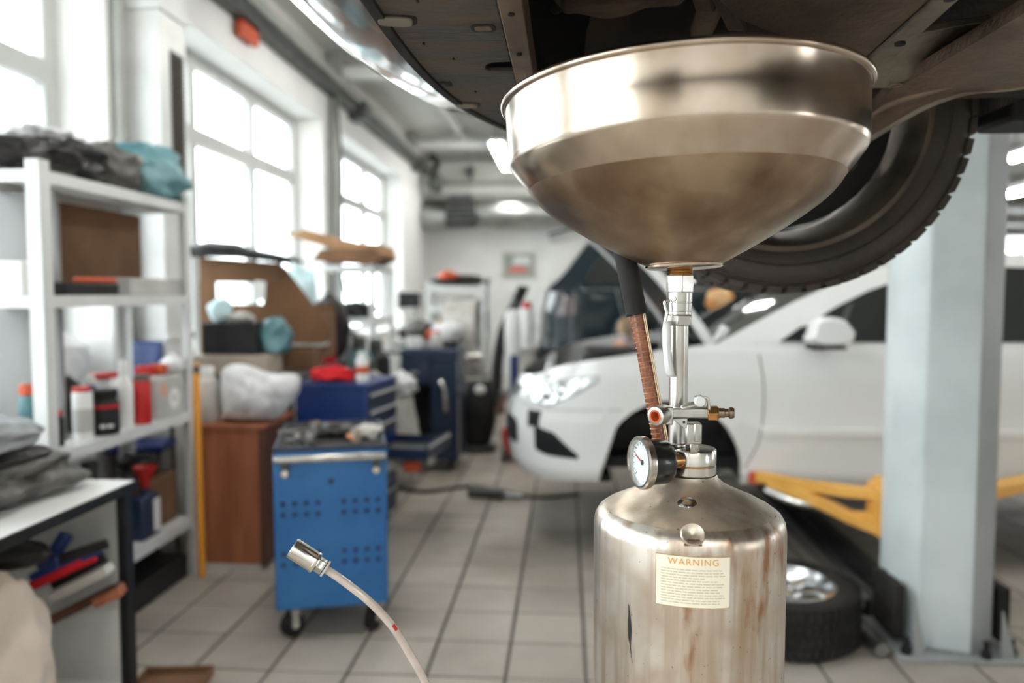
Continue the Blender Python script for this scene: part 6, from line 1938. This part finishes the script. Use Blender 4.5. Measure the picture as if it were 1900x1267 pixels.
# ---- middle rack with cardboard on top
r2 = rack('shelf_rack', 'white metal rack in the middle distance with cardboard on top', -2.14, -1.60, 6.46, 7.20, (0.45, 1.22, 1.66), 1.69, leg=0.045, thick=0.05)
cf = thing('cardboard_stack', 'folded cardboard sheets lying on top of the middle rack', 'cardboard', (-1.7, 6.8, 1.66))
mb = MB().prism([(-2.42, 6.44, 1.955), (-2.20, 6.44, 1.87), (-1.95, 6.44, 1.80), (-1.68, 6.44, 1.735), (-1.52, 6.44, 1.745), (-1.55, 6.44, 1.835), (-1.72, 6.44, 1.845), (-1.83, 6.44, 1.875), (-1.92, 6.44, 1.87), (-2.02, 6.44, 1.915), (-2.20, 6.44, 1.965), (-2.23, 6.44, 1.935)], (0, 0.55, 0))
mb.build('folded_sheet', 'cardboard_light', cf, bevel=0.004)
mb = MB().prism([(-2.12, 6.42, 1.70), (-1.62, 6.42, 1.668), (-1.50, 6.42, 1.72), (-1.60, 6.42, 1.80), (-1.80, 6.42, 1.80), (-2.05, 6.42, 1.79)], (0, 0.5, 0))
mb.build('lower_sheet', 'cardboard', cf, bevel=0.004)
bag((-2.14, 6.10, 0.941), (0.17, 0.15, 0.36), 'bag_sky', 'tall pale blue plastic bag hanging left of the middle rack', 101, amp=0.2, freq=1.4, flat=0.98)
bag((-1.84, 6.75, 1.221), (0.19, 0.2, 0.075), 'bag_black', 'black parts heap on the middle rack shelf', 102, 'parts heap', 'parts_heap', amp=0.4, sub=3)
bag((-2.03, 6.62, 1.221), (0.08, 0.1, 0.06), 'blue_deep', 'blue cloth on the left of the middle rack shelf', 103, 'cloth', 'blue_cloth', amp=0.3, sub=3)
carton((-1.86, 6.8, 0.451), (0.4, 0.5, 0.35), 'dirty_white', 'pale carton low in the middle rack', 0, 'pale_carton')
# things between middle rack and blue cabinet
random.seed(21)
mid = [(-1.34, 5.25, 0.0, 'dirty_white', 'pale canister standing before the middle rack', 0.10, 0.98), (-1.47, 5.50, 0.0, 'bag_teal', 'grey green gas bottle beside the pale canister', 0.09, 1.12),
       (-1.46, 5.92, 0.0, 'black_plastic', 'black gas bottle behind the drawer cabinet', 0.11, 1.08)]
for x, y, z, mt, lab, r, h in mid:
    bottle(x, y, z, r, h, mt, 'steel_dark', lab, 0.4, 0.82, 'gas_bottle', capmat_h=0.08)
bag((-1.22, 5.68, 0.0), (0.14, 0.14, 0.36), 'dirty_white', 'dirty white sack behind the drawer cabinet', 111, 'sack', 'white_sack', amp=0.2, flat=0.95)
bag((-1.22, 5.68, 0.68), (0.11, 0.11, 0.09), 'bag_white', 'white crumpled film on the dirty white sack', 112, 'film', 'plastic_film', amp=0.4, sub=3)

# ---- navy parts cart farther down the aisle
pc = thing('parts_cart', 'navy blue tool cart with open black compartment and steel handle', 'tool cart', (-1.08, 6.25, 0))
MB().span((-1.31, 6.10, 0.90), (-0.85, 6.60, 0.985)).build('top_tray', 'blue_navy', pc, bevel=0.01)
MB().span((-1.31, 6.10, 0.70), (-1.07, 6.59, 0.90)).build('upper_box', 'blue_navy', pc, bevel=0.006)
MB().span((-1.07, 6.11, 0.12), (-0.86, 6.59, 0.90)).build('drawer_stack', 'blue_navy', pc, bevel=0.006)
MB().span((-1.31, 6.40, 0.12), (-1.07, 6.59, 0.70)).build('compartment_back', 'void_black', pc)
MB().span((-1.315, 6.10, 0.10), (-1.285, 6.59, 0.72)).build('cart_side', 'blue_navy', pc)
MB().span((-1.31, 6.10, 0.10), (-0.85, 6.60, 0.14)).span((-1.30, 6.12, 0.20), (-1.08, 6.4, 0.235)).build('cart_base', 'blue_navy', pc, bevel=0.004)
MB().box((-1.12, 6.10, 0.255), (0.12, 0.03, 0.025)).build('shelf_edge', 'amber_plastic', pc)
MB().tube([(-0.985, 6.10, 0.73), (-0.97, 6.03, 0.73), (-0.945, 6.02, 0.66), (-0.94, 6.03, 0.53), (-0.95, 6.10, 0.48)], 0.02, 10, sm=5).build('handle', 'satin_metal', pc, smooth=True)
MB().span((-0.852, 6.11, 0.16), (-0.838, 6.16, 0.60)).build('edge_guard', 'galvanised', pc)
MB().tube([(-1.30, 6.12, 0.96), (-1.45, 6.12, 0.955), (-1.5, 6.3, 0.95)], 0.012, 8, sm=4).build('side_bar', 'steel_dark', pc, smooth=True)
for x in (-1.25, -0.92):
    for y in (6.18, 6.52):
        MB().cyl((x - 0.015, y, 0.05), (x + 0.015, y, 0.05), 0.05, seg=20).build('castor', 'black_rubber', pc, smooth=True)
MB().box((-1.20, 6.098, 0.80), (0.07, 0.004, 0.02)).build('maker_plate', 'grey_box', pc)

# ---- far rack and machine parts near the back
r3 = rack('shelf_rack', 'white rack farthest away by the back wall', -1.72, -0.98, 9.5, 10.0, (0.55, 0.95, 1.27, 1.52), 1.56, leg=0.06, thick=0.07)
bag((-1.32, 9.75, 1.521), (0.36, 0.2, 0.08), 'bag_black', 'dark heap on top of the farthest white rack', 121, 'parts heap', 'parts_heap', amp=0.3, sub=3)
bag((-1.45, 9.62, 1.60), (0.12, 0.1, 0.06), 'orange_plastic', 'rusty orange part on the dark heap of the farthest rack', 122, 'part', 'rusty_part', amp=0.4, sub=3)
bag((-1.25, 9.72, 1.271), (0.22, 0.16, 0.06), 'bag_grey', 'grey parts row on the second shelf of the farthest rack', 123, 'parts heap', 'grey_parts', amp=0.4, sub=3)
carton((-1.2, 9.75, 0.951), (0.40, 0.3, 0.26), 'black_plastic', 'black crate in the farthest rack', 0, 'black_crate', 'crate')
carton((-1.35, 9.75, 0.551), (0.6, 0.3, 0.30), 'dirty_white', 'pale crate low in the farthest rack', 0, 'pale_crate', 'crate')
wbm = thing('wheel_balancer', 'grey white balancing machine behind the navy cart', 'machine', (-1.4, 7.9, 0))
MB().box((-1.45, 7.95, 0.45), (0.55, 0.45, 0.90)).build('cabinet', 'dirty_white', wbm, bevel=0.03)
MB().box((-1.45, 7.95, 0.94), (0.62, 0.5, 0.06)).build('weight_tray', 'grey_box', wbm, bevel=0.015)
MB().box((-1.58, 8.05, 1.15), (0.08, 0.10, 0.40), (0, -12, 0)).box((-1.62, 8.05, 1.36), (0.28, 0.06, 0.20), (-10, 0, 0)).build('display_arm', 'grey_box', wbm, bevel=0.015)
MB().box((-1.62, 8.015, 1.36), (0.22, 0.02, 0.15), (-10, 0, 0)).build('display', 'black_plastic', wbm, bevel=0.004)
MB().cyl((-1.20, 7.9, 0.78), (-0.86, 7.9, 0.78), 0.05).build('spindle', 'satin_metal', wbm, smooth=True)
MB().lathe([(0.20, -0.16), (0.36, -0.16), (0.37, 0.16), (0.35, 0.16)], (-1.1, 8.3, 1.0), 30, rotm(0, 90, 0)).build('wheel_guard', 'dirty_white', wbm, smooth=True)
bag((-1.18, 7.75, 0.97), (0.18, 0.14, 0.10), 'bag_white', 'cream plastic canister heap on the balancing machine', 131, amp=0.2, sub=3)
bag((-1.48, 7.75, 0.97), (0.14, 0.12, 0.11), 'bag_grey', 'grey plastic heap at the left of the balancing machine', 132, amp=0.35, sub=3)
bag((-1.36, 7.70, 0.97), (0.05, 0.05, 0.06), 'orange_plastic', 'small rusty red part on the balancing machine', 133, 'part', 'rusty_part', sub=2)
eg = thing('electric_motor', 'black motor block standing on the floor right of the navy cart', 'motor', (-0.80, 7.0, 0))
MB().lathe([(0.0, 0), (0.10, 0), (0.13, 0.06), (0.17, 0.20), (0.185, 0.36), (0.17, 0.5), (0.12, 0.60), (0, 0.62)], (-0.80, 7.0, 0.04), 24).build('housing', 'black_plastic', eg, smooth=True)
MB().cyl((-0.80, 7.0, 0.0), (-0.80, 7.0, 0.06), 0.17, seg=24).build('foot', 'steel_dark', eg, smooth=True)
MB().blob((-0.76, 6.86, 0.57), (0.05, 0.04, 0.045), 3, 0.1, 1.5, 3).build('white_cap', 'white_plastic', eg, smooth=True)
MB().cyl((-0.66, 7.0, 0.34), (-0.54, 6.9, 0.55), 0.05).build('air_pipe', 'galvanised', eg, smooth=True)
bag((-1.12, 7.30, 0.0), (0.17, 0.18, 0.42), 'dirty_white', 'pale sack behind the black motor', 134, 'sack', 'pale_sack', amp=0.2, flat=0.95)
# exhaust hose, cylinders, red and blue items by the dark car
eh = MB().tube([(-0.50, 9.2, 1.50), (-0.60, 9.15, 1.28), (-0.74, 9.1, 0.95), (-0.80, 9.0, 0.50), (-0.78, 8.95, 0.06)], 0.065, 14, sm=6)
for p in smooth_path([Vector(v) for v in ((-0.50, 9.2, 1.50), (-0.60, 9.15, 1.28), (-0.74, 9.1, 0.95), (-0.80, 9.0, 0.50), (-0.78, 8.95, 0.06))], 6):
    eh.lathe([(0.065, -0.012), (0.073, 0), (0.065, 0.012)], p, 14)
tag(eh.build('exhaust_hose', 'black_rubber', smooth=True), 'black ribbed exhaust hose hanging before the back wall', 'hose')
for x, y, r, h, mt, lab in ((-0.52, 7.9, 0.10, 1.36, 'white_plastic', 'tall white gas cylinder left of the dark car'), (-0.36, 7.75, 0.085, 1.0, 'dirty_white', 'shorter grey white gas cylinder beside the dark car')):
    bottle(x, y, 0, r, h, mt, 'steel_dark', lab, 0.4, 0.86, 'gas_cylinder', capmat_h=0.07)
fr = bottle(-0.36, 7.22, 0.93, 0.06, 0.42, 'white_plastic', 'red_plastic', 'white bottle with red cap held before the tail of the dark car', 0.6, 0.8)
pdl = thing('side_pedestal', 'narrow grey pedestal carrying the white bottle', 'pedestal', (-0.36, 7.22, 0))
MB().span((-0.43, 7.15, 0.0), (-0.29, 7.29, 0.90)).build('column', 'dirty_white', pdl, bevel=0.01)
MB().span((-0.45, 7.13, 0.90), (-0.27, 7.31, 0.929)).build('plate', 'grey_box', pdl, bevel=0.004)
ja = thing('trolley_jack', 'red trolley jack on the floor left of the dark car', 'jack', (-0.42, 6.7, 0))
MB().box((-0.42, 6.7, 0.16), (0.22, 0.5, 0.14), (0, 0, 10)).build('frame', 'cloth_red', ja, bevel=0.02)
MB().box((-0.36, 6.6, 0.40), (0.16, 0.16, 0.34), (10, 15, 10)).build('lift_head', 'red_plastic', ja, bevel=0.03)
MB().cyl((-0.42, 6.9, 0.2), (-0.38, 7.1, 0.50), 0.02).build('handle', 'steel_dark', ja, smooth=True)
for x in (-0.52, -0.32):
    for y in (6.55, 6.9):
        MB().cyl((x - 0.02, y, 0.06), (x + 0.02, y, 0.06), 0.06, seg=18).build('jack_wheel', 'steel_dark', ja, smooth=True)
carton((-0.46, 7.62, 0.0), (0.16, 0.14, 0.82), 'blue_deep', 'narrow blue canister stand left of the red jack', 0, 'blue_stand', 'stand')
carton((-0.82, 9.3, 0.0), (0.30, 0.22, 0.20), 'cloth_red', 'low red case on the floor under the exhaust hose', 15, 'red_case', 'case')
# dark floor cable
o = MB().tube([(-1.25, 5.55, 0.015), (-1.0, 5.45, 0.012), (-0.7, 5.62, 0.012), (-0.45, 5.50, 0.012), (-0.2, 5.35, 0.012), (0.1, 5.45, 0.012)], 0.012, 8, sm=6).build('floor_cable', 'black_rubber', smooth=True)
tag(o, 'black cable snaking across the tiles in front of the white car', 'cable')
ft = thing('floor_tool', 'dark air tool lying on the cable left of the white car', 'air tool', (-0.55, 5.35, 0))
MB().box((-0.55, 5.35, 0.035), (0.26, 0.08, 0.07), (0, 0, -12)).build('body', 'steel_dark', ft, bevel=0.02)
MB().cyl((-0.42, 5.32, 0.03), (-0.30, 5.29, 0.03), 0.018).build('shaft', 'tool_steel', ft, smooth=True)
# heap seen at far right behind the post: bag in the white car's rear window line
o = MB().blob((2.66, 5.9, 1.52), (0.14, 0.12, 0.15), 7, 0.3, 1.4, 3).build('hanging_rag', 'dirty_white', smooth=True)
tag(o, 'grey white rag hanging beyond the white car at the right edge', 'rag')

# small clutter along the aisle
bottle(-1.63, 5.30, 0.941, 0.042, 0.15, 'cloth_red', 'steel_dark', 'dark red tin near the front edge of the storage table', 0.8, 0.85, 'tin')
bottle(-1.63, 5.74, 0.941, 0.036, 0.22, 'cloth_grey', 'steel_dark', 'grey blue bottle at the aisle edge of the storage table', 0.5, 0.75)
carton((-1.66, 6.12, 0.941), (0.12, 0.11, 0.17), 'dirty_white', 'pale small carton at the far end of the storage table', 12, 'pale_carton')
carton((-1.22, 6.24, 0.986), (0.10, 0.10, 0.09), 'white_plastic', 'little white box on the top tray of the navy cart', 20, 'white_box')
bottle(-1.05, 6.30, 0.986, 0.045, 0.14, 'dirty_white', 'red_plastic', 'squat white canister with red cap on the navy cart', 0.5, 0.75, 'canister')
bag((-0.95, 6.42, 0.986), (0.07, 0.09, 0.045), 'bag_grey', 'grey rag on the right corner of the navy cart', 141, 'rag', 'grey_rag', sub=3, amp=0.35)
carton((-1.60, 7.82, 0.971), (0.14, 0.12, 0.10), 'black_plastic', 'small black case on the left of the balancing machine', -10, 'black_case', 'case')
bottle(-1.30, 8.02, 0.971, 0.035, 0.20, 'amber_plastic', 'steel_dark', 'amber bottle at the back of the balancing machine', 0.5, 0.75)
t_ = thing('step_stool', 'low pale step stool standing behind the navy cart', 'stool', (-1.02, 8.5, 0))
MB().span((-1.20, 8.35, 0.52), (-0.86, 8.65, 0.56)).build('seat', 'dirty_white', t_, bevel=0.01)
for x in (-1.17, -0.89):
    for y in (8.38, 8.62):
        MB().span((x - 0.015, y - 0.015, 0), (x + 0.015, y + 0.015, 0.52)).build('leg', 'dirty_white', t_)
bag((-1.02, 8.5, 0.561), (0.14, 0.12, 0.16), 'bag_white', 'white bundle piled on the pale step stool', 145, 'bundle', 'white_bundle', sub=3, amp=0.3)
lk = thing('steel_locker', 'tall off white steel locker against the back wall beside the poster', 'locker', (-0.55, 12.95, 0))
MB().span((-0.85, 12.75, 0.05), (-0.25, 13.30, 1.55)).build('body', 'white_paint', lk, bevel=0.01)
for k in range(2):
    dd_ = MB().span((-0.84 + k * 0.30, 12.735, 0.08), (-0.555 + k * 0.30, 12.752, 1.52)).build('door', 'white_paint', lk, bevel=0.004)
    MB().span((-0.60 + k * 0.10, 12.715, 0.80), (-0.585 + k * 0.10, 12.737, 0.92)).build('handle', 'steel_dark', dd_)
MB().span((-0.85, 12.76, 0.0), (-0.25, 13.29, 0.05)).build('plinth', 'steel_dark', lk)
tag(MB().tube([(-2.30, 7.80, 3.38), (-2.22, 7.7, 2.6), (-2.26, 7.74, 1.7), (-2.15, 7.8, 1.2)], 0.012, 8, sm=6).build('hanging_cable', 'black_rubber', smooth=True), 'thin black cable hanging beside the farther grey pipe', 'cable')
